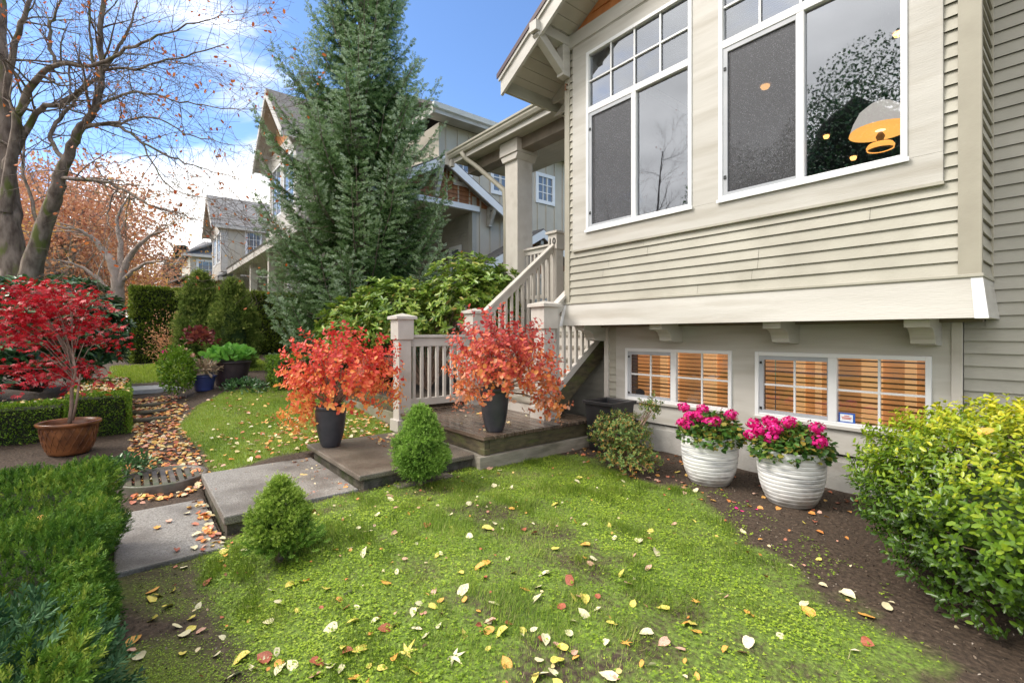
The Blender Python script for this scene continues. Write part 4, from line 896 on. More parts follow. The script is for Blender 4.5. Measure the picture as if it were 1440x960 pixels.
# ---------------------------------------------------------------- hedges
def hedge(name,boxes,dens,tmpl,size,mat,label,core,seed,jit=.05,wsc=None,up=.5,clip=None,rndf=None,coreinset=.07,jcore=None):
    c=np.array([[(b[0]+b[1])/2,(b[2]+b[3])/2,b[4]] for b in boxes]).mean(0)
    t=thing(name,c,label,'hedge')
    P=[];D=[]
    cb=MB()
    for (x0,x1,y0,y1,z0,z1) in boxes:
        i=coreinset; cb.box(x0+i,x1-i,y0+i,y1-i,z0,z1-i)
        A={'t':(x1-x0)*(y1-y0),'xa':(y1-y0)*(z1-z0),'ya':(x1-x0)*(z1-z0)}
        for face,nn in (('t',(0,0,1)),('x+',(1,0,0)),('x-',(-1,0,0)),('y+',(0,1,0)),('y-',(0,-1,0))):
            ar=A['t'] if face=='t' else A[face[0]+'a']
            m=int(ar*dens); x=RNG.uniform(x0,x1,m); y=RNG.uniform(y0,y1,m); z=RNG.uniform(z0,z1,m)
            if face=='t': z[:]=z1
            elif face=='x+': x[:]=x1
            elif face=='x-': x[:]=x0
            elif face=='y+': y[:]=y1
            else: y[:]=y0
            q=np.stack([x,y,z],1); nn=np.array(nn,float)
            q=q+nn*(fbm(q,5,seed)*jit+fbm(q,14,seed+1)*jit*.5-RNG.random(m)*jit*1.3)[:,None]
            # round the edges
            P.append(q); D.append(np.tile(nn,(m,1)))
    P=np.concatenate(P); D=np.concatenate(D)
    if clip is not None: k=clip(P); P=P[k]; D=D[k]
    m=len(P); DD=nrm(D*.9+RNG.normal(0,.5,(m,3))+np.array([0,0,up]))
    rn=np.clip(RNG.normal(.45,.2,m)+.22*fbm(P,4,seed+3),0,1) if rndf is None else rndf(P)
    inst('foliage',tmpl,P,DD,rdir(m),RNG.uniform(.7,1.2,m)*size,mat,t,rnd=rn)
    cb.build('inner_branches',core,t); return t
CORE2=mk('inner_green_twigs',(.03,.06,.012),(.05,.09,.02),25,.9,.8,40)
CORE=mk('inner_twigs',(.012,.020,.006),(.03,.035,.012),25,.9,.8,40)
gl=gzf(-8.5,-.3)
hedge('boxwood_hedge',[(-11.2,-8.42,-.62,.02,gl-.12,.60),(-8.95,-8.42,-2.9,-.62,gl-.12,.52)],4200,OVAL,.026,L_['box'],'low clipped boxwood hedge behind the maple pot, strewn with fallen leaves',CORE,71,.035)
# near yew hedge
def nearclip(P): return np.ones(len(P),bool)
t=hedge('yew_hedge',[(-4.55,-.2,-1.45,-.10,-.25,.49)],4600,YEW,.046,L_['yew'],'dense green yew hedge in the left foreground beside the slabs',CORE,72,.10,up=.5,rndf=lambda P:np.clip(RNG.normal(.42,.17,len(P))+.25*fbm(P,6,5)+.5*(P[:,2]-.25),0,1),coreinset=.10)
# rounder tufts on it: a bluish shrub bulging out of the hedge front and a yellower one in the corner
def tuft(name,c,rad,n,mat,label,size,seed,tm=YEW,shell=.35,amp=.25,low=-.5,cat='shrub',core=True,up=.35,stemn=0,group=None):
    t=thing(name,(c[0],c[1],max(gzf(c[0],c[1]),c[2]-rad[2])),label,cat,group)
    pts,d=ellip(c,rad,n,seed,shell,amp,low,16,9); m=len(pts)
    inst('foliage',tm,pts,nrm(d+RNG.normal(0,.4,(m,3))+np.array([0,0,up])),nrm(d+RNG.normal(0,.5,(m,3))+np.array([0,0,.4])),RNG.uniform(.7,1.25,m)*size,mat,t,rnd=np.clip(RNG.normal(.45,.2,m)+.2*fbm(pts,6,seed),0,1))
    if core:
        V,d2=[],[]
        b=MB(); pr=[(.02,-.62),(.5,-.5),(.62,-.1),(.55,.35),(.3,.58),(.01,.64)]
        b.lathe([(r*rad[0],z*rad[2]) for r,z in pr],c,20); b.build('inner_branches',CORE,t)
    return t
tuft('yew_bush',(-2.05,-.42,.16),(.50,.40,.42),2600,L_['yewblue'],'bluish-green yew bush bulging from the hedge, left edge of the photo',.075,81)
tuft('yew_bush',(-1.28,-.26,.10),(.36,.28,.34),2000,L_['yew'],'yellow-green yew tuft in the bottom left corner of the photo',.055,82)
# tall clipped hedge far back
zh=gzf(-17,1)
hedge('tall_hedge',[(-18.4,-17.1,.05,5.2,zh-.1,2.76)],1500,LEAF,.07,L_['tallhedge'],'tall clipped green hedge wall across the back of the garden',CORE,73,.07)
zb_=gzf(-10.9,2.6)
hedge('square_boxwood',[(-10.9,-9.9,2.2,3.25,zb_-.05,.95)],2500,OVAL,.03,L_['box'],'small squared boxwood block behind the far blue pot',CORE,74,.05)
# ---------------------------------------------------------------- dwarf conifers
def cone_conifer(name,x,y,h,r,n,mat,label,size,seed,z=None,bump=.18,trunk=True,tm=NEED,cat='conifer',power=.8,group=None,base=.0):
    z=gzf(x,y) if z is None else z
    t=thing(name,(x,y,z),label,cat,group)
    u=RNG.permutation(np.linspace(0,1,n))**1.2; a=RNG.uniform(0,6.283,n)
    prof=np.where(u<.26,.62+.38*np.sin(u/.26*math.pi/2),(1-((u-.26)/.74)**1.7)**power)
    d=np.stack([np.cos(a),np.sin(a),u*2],1); lp=1+bump*fbm(d*np.array([1,1,1.3]),4.5,seed)+bump*.5*fbm(d,11,seed+1)
    rr=r*prof*lp*(1-.28*RNG.random(n)**1.6); P=np.stack([x+rr*np.cos(a),y+rr*np.sin(a),z+base+.02+u*(h-base)],1)
    out=np.stack([np.cos(a),np.sin(a),.25+1.2*u],1)
    kc=max(60,n//24); P=P[:kc]; out=nrm(out[:kc]); q=26
    PP=np.repeat(P,q,0)+RNG.normal(0,size*.42,(kc*q,3)); OO=np.repeat(out,q,0); dd=PP-np.repeat(P,q,0)
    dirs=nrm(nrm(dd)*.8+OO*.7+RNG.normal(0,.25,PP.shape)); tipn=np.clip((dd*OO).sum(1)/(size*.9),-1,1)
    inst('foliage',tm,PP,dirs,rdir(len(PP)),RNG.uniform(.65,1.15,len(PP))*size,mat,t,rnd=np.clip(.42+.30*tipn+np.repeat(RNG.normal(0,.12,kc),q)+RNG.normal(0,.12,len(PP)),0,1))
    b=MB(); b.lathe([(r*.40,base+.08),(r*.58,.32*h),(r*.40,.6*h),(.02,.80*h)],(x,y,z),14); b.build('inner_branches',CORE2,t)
    b=MB(); b.tube([(x,y,z-.03),(x,y,z+base+.2*h)],[.03,.02],8); b.build('trunk',M['stem'],t)
    return t
cone_conifer('dwarf_spruce',-3.98,2.12,.68,.215,9000,L_['dwarf'],'small bright green cone-shaped spruce in front of the step and deck',.045,91,bump=.30,base=.10)
cone_conifer('dwarf_spruce',-3.42,.78,.49,.155,6000,L_['dwarf2'],'small yellow-green spruce with a leafy skirt at the corner of the slabs',.042,92,bump=.42,base=.10)
x,y=-3.42,.80; pts,d=ellip((x,y,gzf(x,y)+.11),(.20,.20,.10),420,93,.7,.3,-.3); 
t=thing('fern_skirt',(x,y,gzf(x,y)),'feathery green ground plant around the foot of the yellow-green spruce','plant')
inst('foliage',YEW,pts,nrm(d+np.array([0,0,.4])),rdir(len(pts)),.07,L_['dwarf'],t)
for (xx,yy,rr) in ((-3.98,2.12,.16),(-3.40,.74,.14)):
    pass
# round-topped conifers in pots far left
cone_conifer('cone_conifer',*tuple(atD(281,540,12.3).xy),2.35,.50,9000,L_['conifer'],'olive-green cone conifer, the left of the two before the tall hedge',.11,94,bump=.3,power=.62)
cone_conifer('cone_conifer',*tuple(atD(328,540,12.0).xy),2.2,.54,9000,L_['conifer'],'olive-green cone conifer, the right of the two beside the big spruce',.10,95,bump=.2,power=.62)
# ---------------------------------------------------------------- big spruce
def big_spruce():
    bx_,by_=-10.75,4.2; bz_=.35; H=13.0
    t=thing('spruce_tree',(bx_,by_,bz_),'tall dark blue-green spruce rising past the top of the photo','tree')
    b=MB(); b.tube([(bx_,by_,bz_-.2),(bx_+.05,by_,4),(bx_,by_,8),(bx_,by_,H-.3)],[.20,.15,.09,.02],10); b.build('trunk',M['bark2'],t)
    zs=[.3,1.2,2.2,3.3,4.4,5.5,6.3,7.2,8.2,9.2,10.5,13]
    rs=[1.5,1.9,2.0,1.95,1.8,1.8,1.65,1.3,1.12,.92,.65,.1]
    br=MB(); SP=[];SD=[];SR=[]
    z=.45; k=0
    while z<11.6:
        R0=np.interp(z,zs,rs); nb=6
        for i in range(nb):
            a=k*1.1+i*6.283/nb+random.uniform(-.3,.3); L=R0*random.choice((.62,.8,.9,1.0,1.05,1.14))*random.uniform(.92,1.08)
            if random.random()<.07: L*=1.2
            s=Vector((bx_,by_,z+random.uniform(-.15,.15))); o=Vector((math.cos(a),math.sin(a),0)); sd=Vector((-o.y,o.x,0))
            droop=random.uniform(.25,.45)*L; pts=[]; n=9
            for q in range(n+1):
                u=q/n; pts.append(s+o*L*u+sd*(random.uniform(-.02,.02))+Vector((0,0,-droop*math.sin(u*math.pi*.62)+.60*L*u**2.8)))
            br.tube(pts,[.028*(1-.85*q/n) for q in range(n+1)],5,cap=False)
            bre=random.uniform(.0,.25)
            # side branchlets
            m=int(L/.085)
            for q in range(1,m+1):
                u=.16+.84*q/m; f=u*n; i0=min(int(f),n-1); p=pts[i0].lerp(pts[i0+1],f-i0); tan=(pts[i0+1]-pts[i0]).normalized()
                for sg in (-1,1):
                    bl=(1-u*.72)*.62*min(1,L/1.6)*random.uniform(.6,1.1)+.08
                    dd=(tan*.75+sd*sg*.8+Vector((0,0,-.22+random.uniform(-.18,.12)))).normalized()
                    ns=max(1,int(bl/.078))
                    for w in range(ns):
                        uu=(w+.5)/ns; pp=p+dd*bl*uu+Vector((0,0,-.10*bl*uu*uu)); tw=(dd+Vector((random.uniform(-.5,.5),random.uniform(-.5,.5),random.uniform(-.45,.3)))).normalized()
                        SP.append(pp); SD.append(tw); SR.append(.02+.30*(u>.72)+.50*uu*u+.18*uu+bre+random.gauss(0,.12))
            SP.append(pts[-1]); SD.append(tan if m else o); SR.append(.9)
        z+=.21 if z<6 else .17; k+=1
    br.build('branches',M['bark2'],t)
    SP=np.array(SP); SD=np.array(SD); n=len(SP); print('spruce sprigs',n)
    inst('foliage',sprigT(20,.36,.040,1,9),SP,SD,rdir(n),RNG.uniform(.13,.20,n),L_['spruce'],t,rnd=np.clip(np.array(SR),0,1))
big_spruce()
# ---------------------------------------------------------------- leafy shrubs
def rhodo(name,blobs,n,mat,label,lsize,seed,base,nl=9,low=-.55,stn=40,shell=.45,tm=LONG,group=None,cat='shrub',down=.1):
    t=thing(name,base,label,cat,group); PP=[];DD=[]
    for i,(c,rad,w) in enumerate(blobs):
        pts,d=ellip(c,rad,int(n*w),seed+i,shell,.22,low,14,8); PP.append(pts); DD.append(d)
    pts=np.concatenate(PP); d=np.concatenate(DD)
    P,D,N,u=shoots(pts,nrm(d*.7+np.array([0,0,.75])+RNG.normal(0,.2,d.shape)),nl,lsize*.35,1.1)
    D=nrm(D+np.array([0,0,-down]))
    rn=np.clip(RNG.normal(.42,.2,len(P))+.12*fbm(P,3,seed),0,1)
    inst('foliage',tm,P,D,N,RNG.uniform(.7,1.2,len(P))*lsize,mat,t,rnd=rn)
    if stn: stems(pts,base,stn,.012,M['stem'],t)
    return t
rhodo('rhododendron',[((-8.0,3.95,1.62),(1.05,.95,.80),.55),((-7.1,4.7,1.95),(.85,.8,.85),.35),((-8.75,3.25,1.42),(.85,.65,.68),.42),((-6.75,4.9,2.1),(.6,.6,.55),.15)],1150,L_['rhodo'],'large yellow-green rhododendron growing behind the deck railing',.115,101,(-7.6,4.2,.4),9,stn=70,shell=.5)
rhodo('rhododendron',[((-10.9,-1.45,1.15),(1.25,1.0,1.0),.5),((-12.5,-.85,1.35),(1.25,.95,.98),.5),((-9.5,-2.6,.75),(1.0,.9,.75),.35),((-12.0,-3.2,1.0),(1.6,1.0,1.0),.4)],1700,L_['rhodod'],'dark green rhododendron mass behind the crimson maple',.15,105,(-11.6,-1.2,.4),9,stn=30)
# yellow-green bush right foreground
t=thing('privet_bush',(.05,3.85,0),'big rounded yellow-green bush in the right foreground by the house wall','bush')
pts,d=ellip((.02,3.78,.45),(1.02,.98,.60),5600,111,.30,.13,-.72,22,14); 
P,D,N,u=shoots(pts,nrm(d*.8+np.array([0,0,.55])),7,.07,.9)
k=(P[:,0]/P[:,1]<.12)&(P[:,2]>.02); P,D,N=P[k],D[k],N[k]
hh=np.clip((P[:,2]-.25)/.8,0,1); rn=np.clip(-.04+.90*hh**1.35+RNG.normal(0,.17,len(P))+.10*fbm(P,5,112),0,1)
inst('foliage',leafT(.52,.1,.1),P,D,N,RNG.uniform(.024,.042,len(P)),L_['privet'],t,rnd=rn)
stems(pts,(.05,3.8,0),90,.010,M['stem'],t)
b=MB(); b.lathe([(.30,.05),(.60,.22),(.68,.45),(.5,.68),(.2,.80),(.01,.82)],(.08,3.86,0),20); b.build('inner_branches',CORE2,t)
# azalea by the deck corner
t=thing('azalea',(-3.10,3.98,0),'sparse bushy azalea between the deck and the white planters','shrub')
P1,d1=ellip((-3.12,3.98,.38),(.31,.29,.22),620,121,.6,.25,-.6); P2,d2=ellip((-3.0,3.92,.16),(.34,.26,.15),420,122,.6,.25,-.5); P3,d3=ellip((-2.86,4.12,.66),(.10,.10,.13),70,123,.8,.2,-.9)
pts=np.concatenate([P1,P2,P3]); d=np.concatenate([d1,d2,d3]); P,D,N,u=shoots(pts,nrm(d+np.array([0,0,.4])),7,.035,1.)
inst('foliage',LEAF,P,D,N,RNG.uniform(.018,.032,len(P)),L_['azalea'],t); stems(pts,(-3.15,4.0,0),40,.010,M['stem'],t)
b=MB(); b.tube([(-3.2,4.0,-.02),(-3.16,4.0,.12),(-3.24,4.02,.28)],[.025,.02,.014],7); b.tube([(-3.18,4.0,.05),(-3.08,4.02,.25),(-2.88,4.1,.6)],[.018,.012,.006],6); b.build('stem',M['stem'],t)
# ---------------------------------------------------------------- far garden row: pots and plants
def zat(x,y): return gzf(x,y)
def smallpot(px,py,d,H,r,mat,label,name='pot',group=None):
    p=atD(px,py,d); z=gzf(p.x,p.y); return make_pot(name,p.x,p.y,z,H,r,r*.72,mat,label,rim=.012,group=group),p,z
def depth_on_ground(px,py):
    d=20.
    for i in range(60):
        p=atD(px,py,d)
        d*= (CH-gzf(p.x,p.y))/max(CH-p.z,1e-3)*.5+.5
    return d
dd=depth_on_ground(287,549); t,p,z=smallpot(287,549,dd,.29,.20,M['blue'],'blue pot with variegated plant, left of the far pots',group='blue glazed pots'); 
tuft('variegated_plant',(p.x,p.y,z+.40),(.28,.28,.18),230,L_['variegated'],'pinkish variegated plant in the left blue pot',.11,131,LONG,.8,core=False,cat='plant')
dd=depth_on_ground(404,545); t,p,z=smallpot(404,545,dd,.30,.20,M['blue'],'blue pot beside the orange smoke bush, right of the far pots',group='blue glazed pots')
tuft('flowering_plant',(p.x,p.y,z+.42),(.18,.18,.15),130,L_['azalea'],'small plant with two pink flowers in the right blue pot',.07,132,LEAF,.8,core=False,cat='plant')
tp=thing('pink_flowers',(p.x,p.y,z+.55),'pair of pink blooms above the right blue pot','flower')
for q,(ox,oy,oz) in enumerate(((-.05,-.05,.62),(-.12,-.16,.55))):
    dd_=rdir(30); inst('flower_head',ROUND,np.array((p.x+ox,p.y+oy,z+oz))+dd_*.035,nrm(np.cross(dd_,rdir(30))),dd_,.035,L_['petal'],tp)
purple=mk('dark_purple_glaze',(.045,.03,.035),(.07,.045,.05),8,.45)
dd=depth_on_ground(325,541); t,p,z=smallpot(325,541,dd,.48,.36,purple,'wide dark plum pot under the big bright green leaves')
tuft('broadleaf_plant',(p.x,p.y,z+.60),(.42,.38,.16),240,L_['bright'],'bright green big-leaved plant spilling over the dark plum pot',.13,133,ROUND,.6,.2,-.3,core=False,cat='plant')
dd=depth_on_ground(300,534); t,p,z=smallpot(300,534,dd+.6,.52,.24,M['charcoal'],'dark grey pot half hidden behind the left blue pot')
tuft('dark_leaf_plant',(p.x-.05,p.y-.25,z+.85),(.34,.34,.26),240,L_['red'],'dark burgundy-leaved plant in front of the left cone conifer',.09,134,ROUND,.8,core=False,cat='plant')
p=atD(251,556,8.7)
tuft('rose_bush',(p.x,p.y,.74),(.30,.28,.44),2200,L_['box'],'upright green rose bush at the bend of the leaf-strewn path',.05,135,OVAL,.55,.25,-.9,core=False,cat='bush')
p2=atD(262,440,8.9); tr=thing('rose_blooms',(p.x,p.y,1.2),'pale pink and red blooms on top of the rose bush','flower')
for q,(ox,oy,oz,mm) in enumerate(((.05,.1,1.12,L_['fallen']),(-.1,-.2,1.08,L_['petal']),(.2,.2,1.02,L_['fallen']))):
    dd_=rdir(26); inst('bloom',ROUND,np.array((p.x+ox,p.y+oy,oz))+dd_*.03,nrm(np.cross(dd_,rdir(26))),dd_,.035,mm,tr,rnd=RNG.uniform(.85,1,26))
p=atD(342,543,9.2); tuft('low_shrub',(p.x,p.y,gzf(p.x,p.y)+.05),(.62,.40,.16),420,L_['rhodod'],'low dark glossy ground shrub edging the small lawn',.07,136,LEAF,.6,core=False,cat='shrub')
p=atD(228,455,12.5); tuft('reddish_shrub',(-15.3,.75,1.2),(.5,.5,.75),700,L_['autumn'],'thin reddish shrub in front of the tall hedge',.05,137,LEAF,.9,.3,-.9,core=False,cat='shrub')
sheet('paving',-12.6,-11.7,-.05,.9,gzf(-12,.3)+.07,M['paving'],.08)
tuft('pink_flower_clump',(-6.35,-.02,gzf(-6.3,0)+.13),(.26,.24,.12),360,L_['rhodod'],'small green clump growing at the edge of the round drain cover',.055,138,LEAF,.7,core=False,cat='plant')
# round slatted cover
x,y=-6.05,.28; z=gzf(x,y)
t=thing('round_cover',(x,y,z),'half-buried round stone ring with a ridged slatted top by the path','cover')
b=MB(); b.lathe([(.39,-.05),(.39,.06),(.385,.07),(.345,.07),(.34,.045),(.30,.04)],(x,y,z),40); b.build('ring',M['ringw'],t)
for k in range(9):
    oy=-.28+k*.07; hw=math.sqrt(.34**2-oy**2); b=MB(); b.box(x-hw,x+hw,y+oy-.024,y+oy+.024,z+.03,z+.055); b.build('slat',M['ringw'],t,bevel=.006)
b=MB(); b.lathe([(.345,.02),(.001,.02)],(x,y,z),24); b.build('dark_bottom',M['soil'],t)
# ridged root / stone steps on the path
for k,(xx,yy,w,lb) in enumerate(((-9.1,.28,.55,'lowest dark timber step across the leafy path'),(-9.7,.32,.55,'middle dark timber step across the leafy path'),(-10.3,.36,.55,'highest dark timber step across the leafy path'))):
    b=MB(); zz=gzf(xx,yy); b.tube([(xx,yy-w/2,zz+.01),(xx+.03,yy-.1,zz+.025),(xx-.02,yy+.1,zz+.02),(xx,yy+w/2,zz+.01)],.045,8); o=b.build('path_step',M['mosswood']); tag(o,lb,'step')

# ---------------------------------------------------------------- bare trees
def twig_tree(t,limbs,levels,leafmat_,leafn,bark,mossy=True,seed=1,lsz=.06,dirb=Vector((0,0,.1)),name='trunk',len_scale=1,dens=1.0):
    rr=random.Random(seed); tr=MB(); tw=MB(); tips=[]
    def grow(p,d,L,r,lev):
        n=max(3,int(L/.16)); pts=[p]; rad=[r]; cur=p.copy(); dd=d.copy()
        for i in range(n):
            dd=(dd+Vector((rr.gauss(0,.16),rr.gauss(0,.16),rr.gauss(0,.13)))+dirb*.12).normalized(); cur=cur+dd*(L/n); pts.append(cur.copy()); rad.append(max(.0022,r*(1-.85*(i+1)/n)))
            if lev>0 and i>0 and rr.random()<.8*dens:
                s=Vector((rr.gauss(0,1),rr.gauss(0,1),rr.gauss(0,.7))).normalized(); nd=(dd*.9+s*.75).normalized()
                grow(cur.copy(),nd,L*rr.uniform(.35,.62),max(.0025,rad[-1]*.62),lev-1)
            if lev<=1: tips.append((cur.copy(),dd.copy()))
        tw.tube(pts,rad,4,cap=False)
    for limb in limbs:
        pts=[Vector(q[0]) for q in limb]; rad=[q[1] for q in limb]
        # smooth resample
        P=[];Rr=[]
        for i in range(len(pts)-1):
            a=pts[max(i-1,0)];b_=pts[i];c=pts[i+1];d=pts[min(i+2,len(pts)-1)]
            for k in range(5):
                u=k/5; q=.5*((2*b_)+(-a+c)*u+(2*a-5*b_+4*c-d)*u*u+(-a+3*b_-3*c+d)*u**3); P.append(q+Vector((rr.gauss(0,.014),rr.gauss(0,.014),rr.gauss(0,.014)))); Rr.append(rad[i]+(rad[i+1]-rad[i])*u)
        P.append(pts[-1]); Rr.append(rad[-1])
        tr.tube(P,Rr,8 if max(Rr)>.05 else 6,cap=False)
        for i in range(2,len(P)):
            if Rr[i]<.075 and rr.random()<.62*dens:
                tan=(P[i]-P[i-1]).normalized(); s=Vector((rr.gauss(0,1),rr.gauss(0,1),rr.gauss(0,.8))).normalized()
                grow(P[i],(tan*.8+s*.8).normalized(),rr.uniform(.6,1.5)*len_scale*(1 if Rr[i]<.05 else 1.2),max(.004,Rr[i]*.45),levels)
    tr.build(name,bark,t); tw.build('twigs',bark,t)
    m=len(tips); k=rr.sample(range(m),min(leafn,m)); P=np.array([tips[i][0] for i in k]); 
    inst('foliage',OVAL,P,rdir(len(P)),rdir(len(P)),RNG.uniform(.6,1.2,len(P))*lsz,leafmat_,t)
    return m
t=thing('beech_tree',atD(25,470,9.5),'large bare mossy tree with a few orange leaves, reaching over from the left edge','tree')
def L2(*a): return [(atD(px,py,d),r) for (px,py,d,r) in a]
limbs=[
 L2((18,520,9.5,.30),(20,400,9.5,.27),(14,330,9.5,.24),(8,250,9.5,.20),(4,150,9.5,.16),(0,50,9.5,.14),(-10,-60,9.5,.1)),
 L2((36,520,9.3,.26),(40,400,9.3,.22),(58,330,9.3,.17),(78,270,9.2,.14),(92,225,9.2,.12),(115,180,9.1,.10),(135,150,9.0,.085),(143,100,9.0,.07),(140,40,8.9,.06),(150,-40,8.9,.045)),
 L2((8,300,9.4,.14),(22,180,9.2,.10),(45,120,9.0,.08),(78,92,8.8,.055),(130,92,8.7,.045),(180,72,8.5,.035),(235,45,8.3,.022),(300,25,8.1,.01),(345,18,8,.005)),
 L2((78,95,8.8,.045),(68,50,8.7,.038),(78,20,8.7,.03),(95,-20,8.7,.02)),
 L2((115,180,9.1,.055),(160,175,8.9,.04),(200,200,8.7,.03),(250,225,8.5,.02),(300,240,8.3,.011),(345,255,8.2,.005)),
 L2((84,252,9.2,.055),(120,252,8.9,.045),(165,262,8.7,.035),(210,288,8.5,.026),(250,300,8.4,.018),(290,315,8.3,.008)),
 L2((10,240,9.4,.12),(50,160,9.3,.07),(90,145,9.2,.06),(115,125,9.2,.05),(150,100,9,.04),(200,95,8.8,.03),(260,78,8.6,.02),(320,62,8.5,.008)),
 L2((92,225,9.2,.06),(70,195,9.4,.05),(88,160,9.5,.045),(115,130,9.6,.03)),
 L2((135,150,9.0,.04),(185,130,8.6,.03),(240,140,8.4,.02),(300,150,8.2,.012),(350,158,8.1,.005)),
 L2((143,100,9,.045),(175,55,9,.035),(190,10,9,.02),(205,-40,9,.01)),
 L2((2,180,9.5,.09),(20,60,9.3,.07),(40,10,9.2,.05),(50,-40,9.2,.03)),
 L2((165,262,8.7,.02),(150,300,8.4,.016),(160,325,8.3,.010),(175,330,8.2,.005)),
 L2((130,92,8.7,.03),(125,40,8.6,.022),(132,-30,8.5,.012)),
 L2((60,330,9.3,.05),(40,270,9.8,.04),(32,210,10.2,.03),(50,150,10.5,.02)),
 L2((160,175,8.9,.03),(215,165,8.7,.022),(270,190,8.5,.015),(330,205,8.3,.006)),
 L2((200,200,8.7,.022),(230,255,8.5,.016),(270,275,8.4,.010),(330,282,8.3,.004)),
]
limbs=[[(p_,r_*(.84 if r_>.13 else .74)) for p_,r_ in L] for L in limbs]
m=twig_tree(t,limbs,2,L_['orange'],900,M['bark'],seed=5,lsz=.07,dens=1.45,len_scale=1.0)
print('tips',m)
# street trees beyond
def round_tree(name,px,d,ytop,rw,n,mat,label,lsz,seed,bark,trunk_py=455,ry=None,open_=.75,group=None,nlimb=7,base_px=None,yc=None):
    b0=atD(base_px or px,470,d); z0=gzf(b0.x,b0.y); b0.z=z0
    top=CH+d*(470-ytop)/FPX; cz=(top+z0+1.6)/2+.3; rz=(top-cz)
    t=thing(name,b0,label,'tree',group)
    c=atD(px,470,d); c.z=cz
    pts,dr=ellip(c,(rw,rw,rz),n,seed,open_,.3,-.95,14,6); m=len(pts)
    inst('foliage',OVAL,pts,rdir(m),rdir(m),RNG.uniform(.6,1.3,m)*lsz,mat,t)
    b=MB(); h=cz-z0; b.tube([b0+Vector((0,0,-.3)),b0+Vector((.02*h,0,.4*h)),b0.lerp(c,.8)],[.055*rw+.08,.05*rw+.05,.03*rw+.03],8)
    r_=random.Random(seed)
    for i in range(nlimb*6):
        q=Vector(pts[r_.randrange(m)]); s=b0.lerp(c,r_.uniform(.3,.9)); mid=s.lerp(q,.5)+Vector((0,0,.1*rw)); b.tube([s,mid,q],[.022*rw,.014*rw,.004*rw],5,cap=False)
    b.build('trunk',bark,t); return t
round_tree('autumn_tree',95,19,225,3.3,9000,L_['autumn'],'rusty orange autumn tree behind the bare tree trunk',.13,141,M['greybark'],group=None)
round_tree('autumn_tree',40,24,300,4.5,8000,L_['autumn'],'dusty orange autumn tree behind the dark rhododendron at the left edge',.16,142,M['greybark'])
round_tree('autumn_tree',150,30,325,3.2,5000,L_['autumny'],'golden autumn tree low in the gap beside the tall hedge',.16,143,M['greybark'])
round_tree('autumn_tree',195,48,385,3.6,3200,L_['autumny'],'distant orange-yellow tree at the far end of the street',.25,144,M['greybark'])
round_tree('autumn_tree',232,70,405,5,2600,L_['autumn'],'farthest rusty tree just above the left end of the tall hedge',.35,145,M['greybark'])
round_tree('autumn_tree',355,26,385,1.2,900,L_['autumny'],'small yellow-leaved tree before the distant grey house',.10,146,M['greybark'],base_px=300,) if 0 else round_tree('autumn_tree',297,30,385,1.5,1500,L_['autumny'],'small yellow-leaved tree before the distant grey house',.12,146,M['greybark'])
round_tree('autumn_tree',120,26,215,4.2,9000,L_['autumn'],'tall pinkish-orange autumn tree in the gap behind the bare tree',.17,147,M['greybark'])
round_tree('autumn_tree',-10,26,190,4.5,7000,L_['autumn'],'dusty orange tree behind the big bare trunk at the left edge',.17,148,M['greybark'])
round_tree('autumn_tree',205,38,330,3.2,3500,L_['autumn'],'thin rust-coloured tree above the left end of the tall hedge',.15,149,M['greybark'])
t=thing('bare_street_tree',atD(165,470,16),'pale bare street tree with spreading limbs in the gap left of the tall hedge','tree')
limbs=[L2((168,480,16,.22),(166,440,16,.20),(165,405,16,.18),(160,375,16,.14),(140,345,16,.09),(115,325,15.8,.05),(80,318,15.6,.02)),
 L2((165,410,16,.14),(178,370,16,.10),(195,345,15.9,.07),(215,330,15.8,.04),(235,325,15.6,.015)),
 L2((165,400,16,.12),(170,350,16.2,.08),(165,310,16.3,.05),(178,280,16.4,.02)),
 L2((164,420,16,.10),(130,385,16,.06),(100,370,15.8,.03),(70,365,15.6,.01)),
 L2((172,395,16,.08),(200,372,15.8,.05),(225,368,15.6,.02))]
twig_tree(t,limbs,1,L_['autumny'],380,M['greybark'],seed=9,lsz=.11,len_scale=1.1,dens=.75)
# far conifers
def far_conifer(px,d,ytop,r,label,seed):
    c=atD(px,470,d); z0=gzf(c.x,c.y); top=CH+d*(470-ytop)/FPX
    t=thing('far_conifer',(c.x,c.y,z0),label,'conifer'); n=1500; u=RNG.random(n)**.8; a=RNG.uniform(0,6.28,n); rr=r*(1-u)*RNG.uniform(.4,1.15,n)*(1+.3*np.sin(u*60))
    P=np.stack([c.x+rr*np.cos(a),c.y+rr*np.sin(a),z0+1+u*(top-z0-1)],1)
    inst('foliage',LEAF,P,np.stack([np.cos(a),np.sin(a),a*0-.2],1),rdir(n),.045*d*.3,L_['farc'],t)
    b=MB(); b.tube([(c.x,c.y,z0-.3),(c.x,c.y,top-.5)],[.25,.03],6); b.build('trunk',M['greybark'],t)
far_conifer(255,62,345,2.2,'slim dark conifer standing just left of the distant grey house',151)
far_conifer(241,66,366,1.8,'short dark conifer at the far left of the distant houses',152)
far_conifer(248,58,392,2.4,'bushy dark conifer low above the tall hedge by the distant house',153)
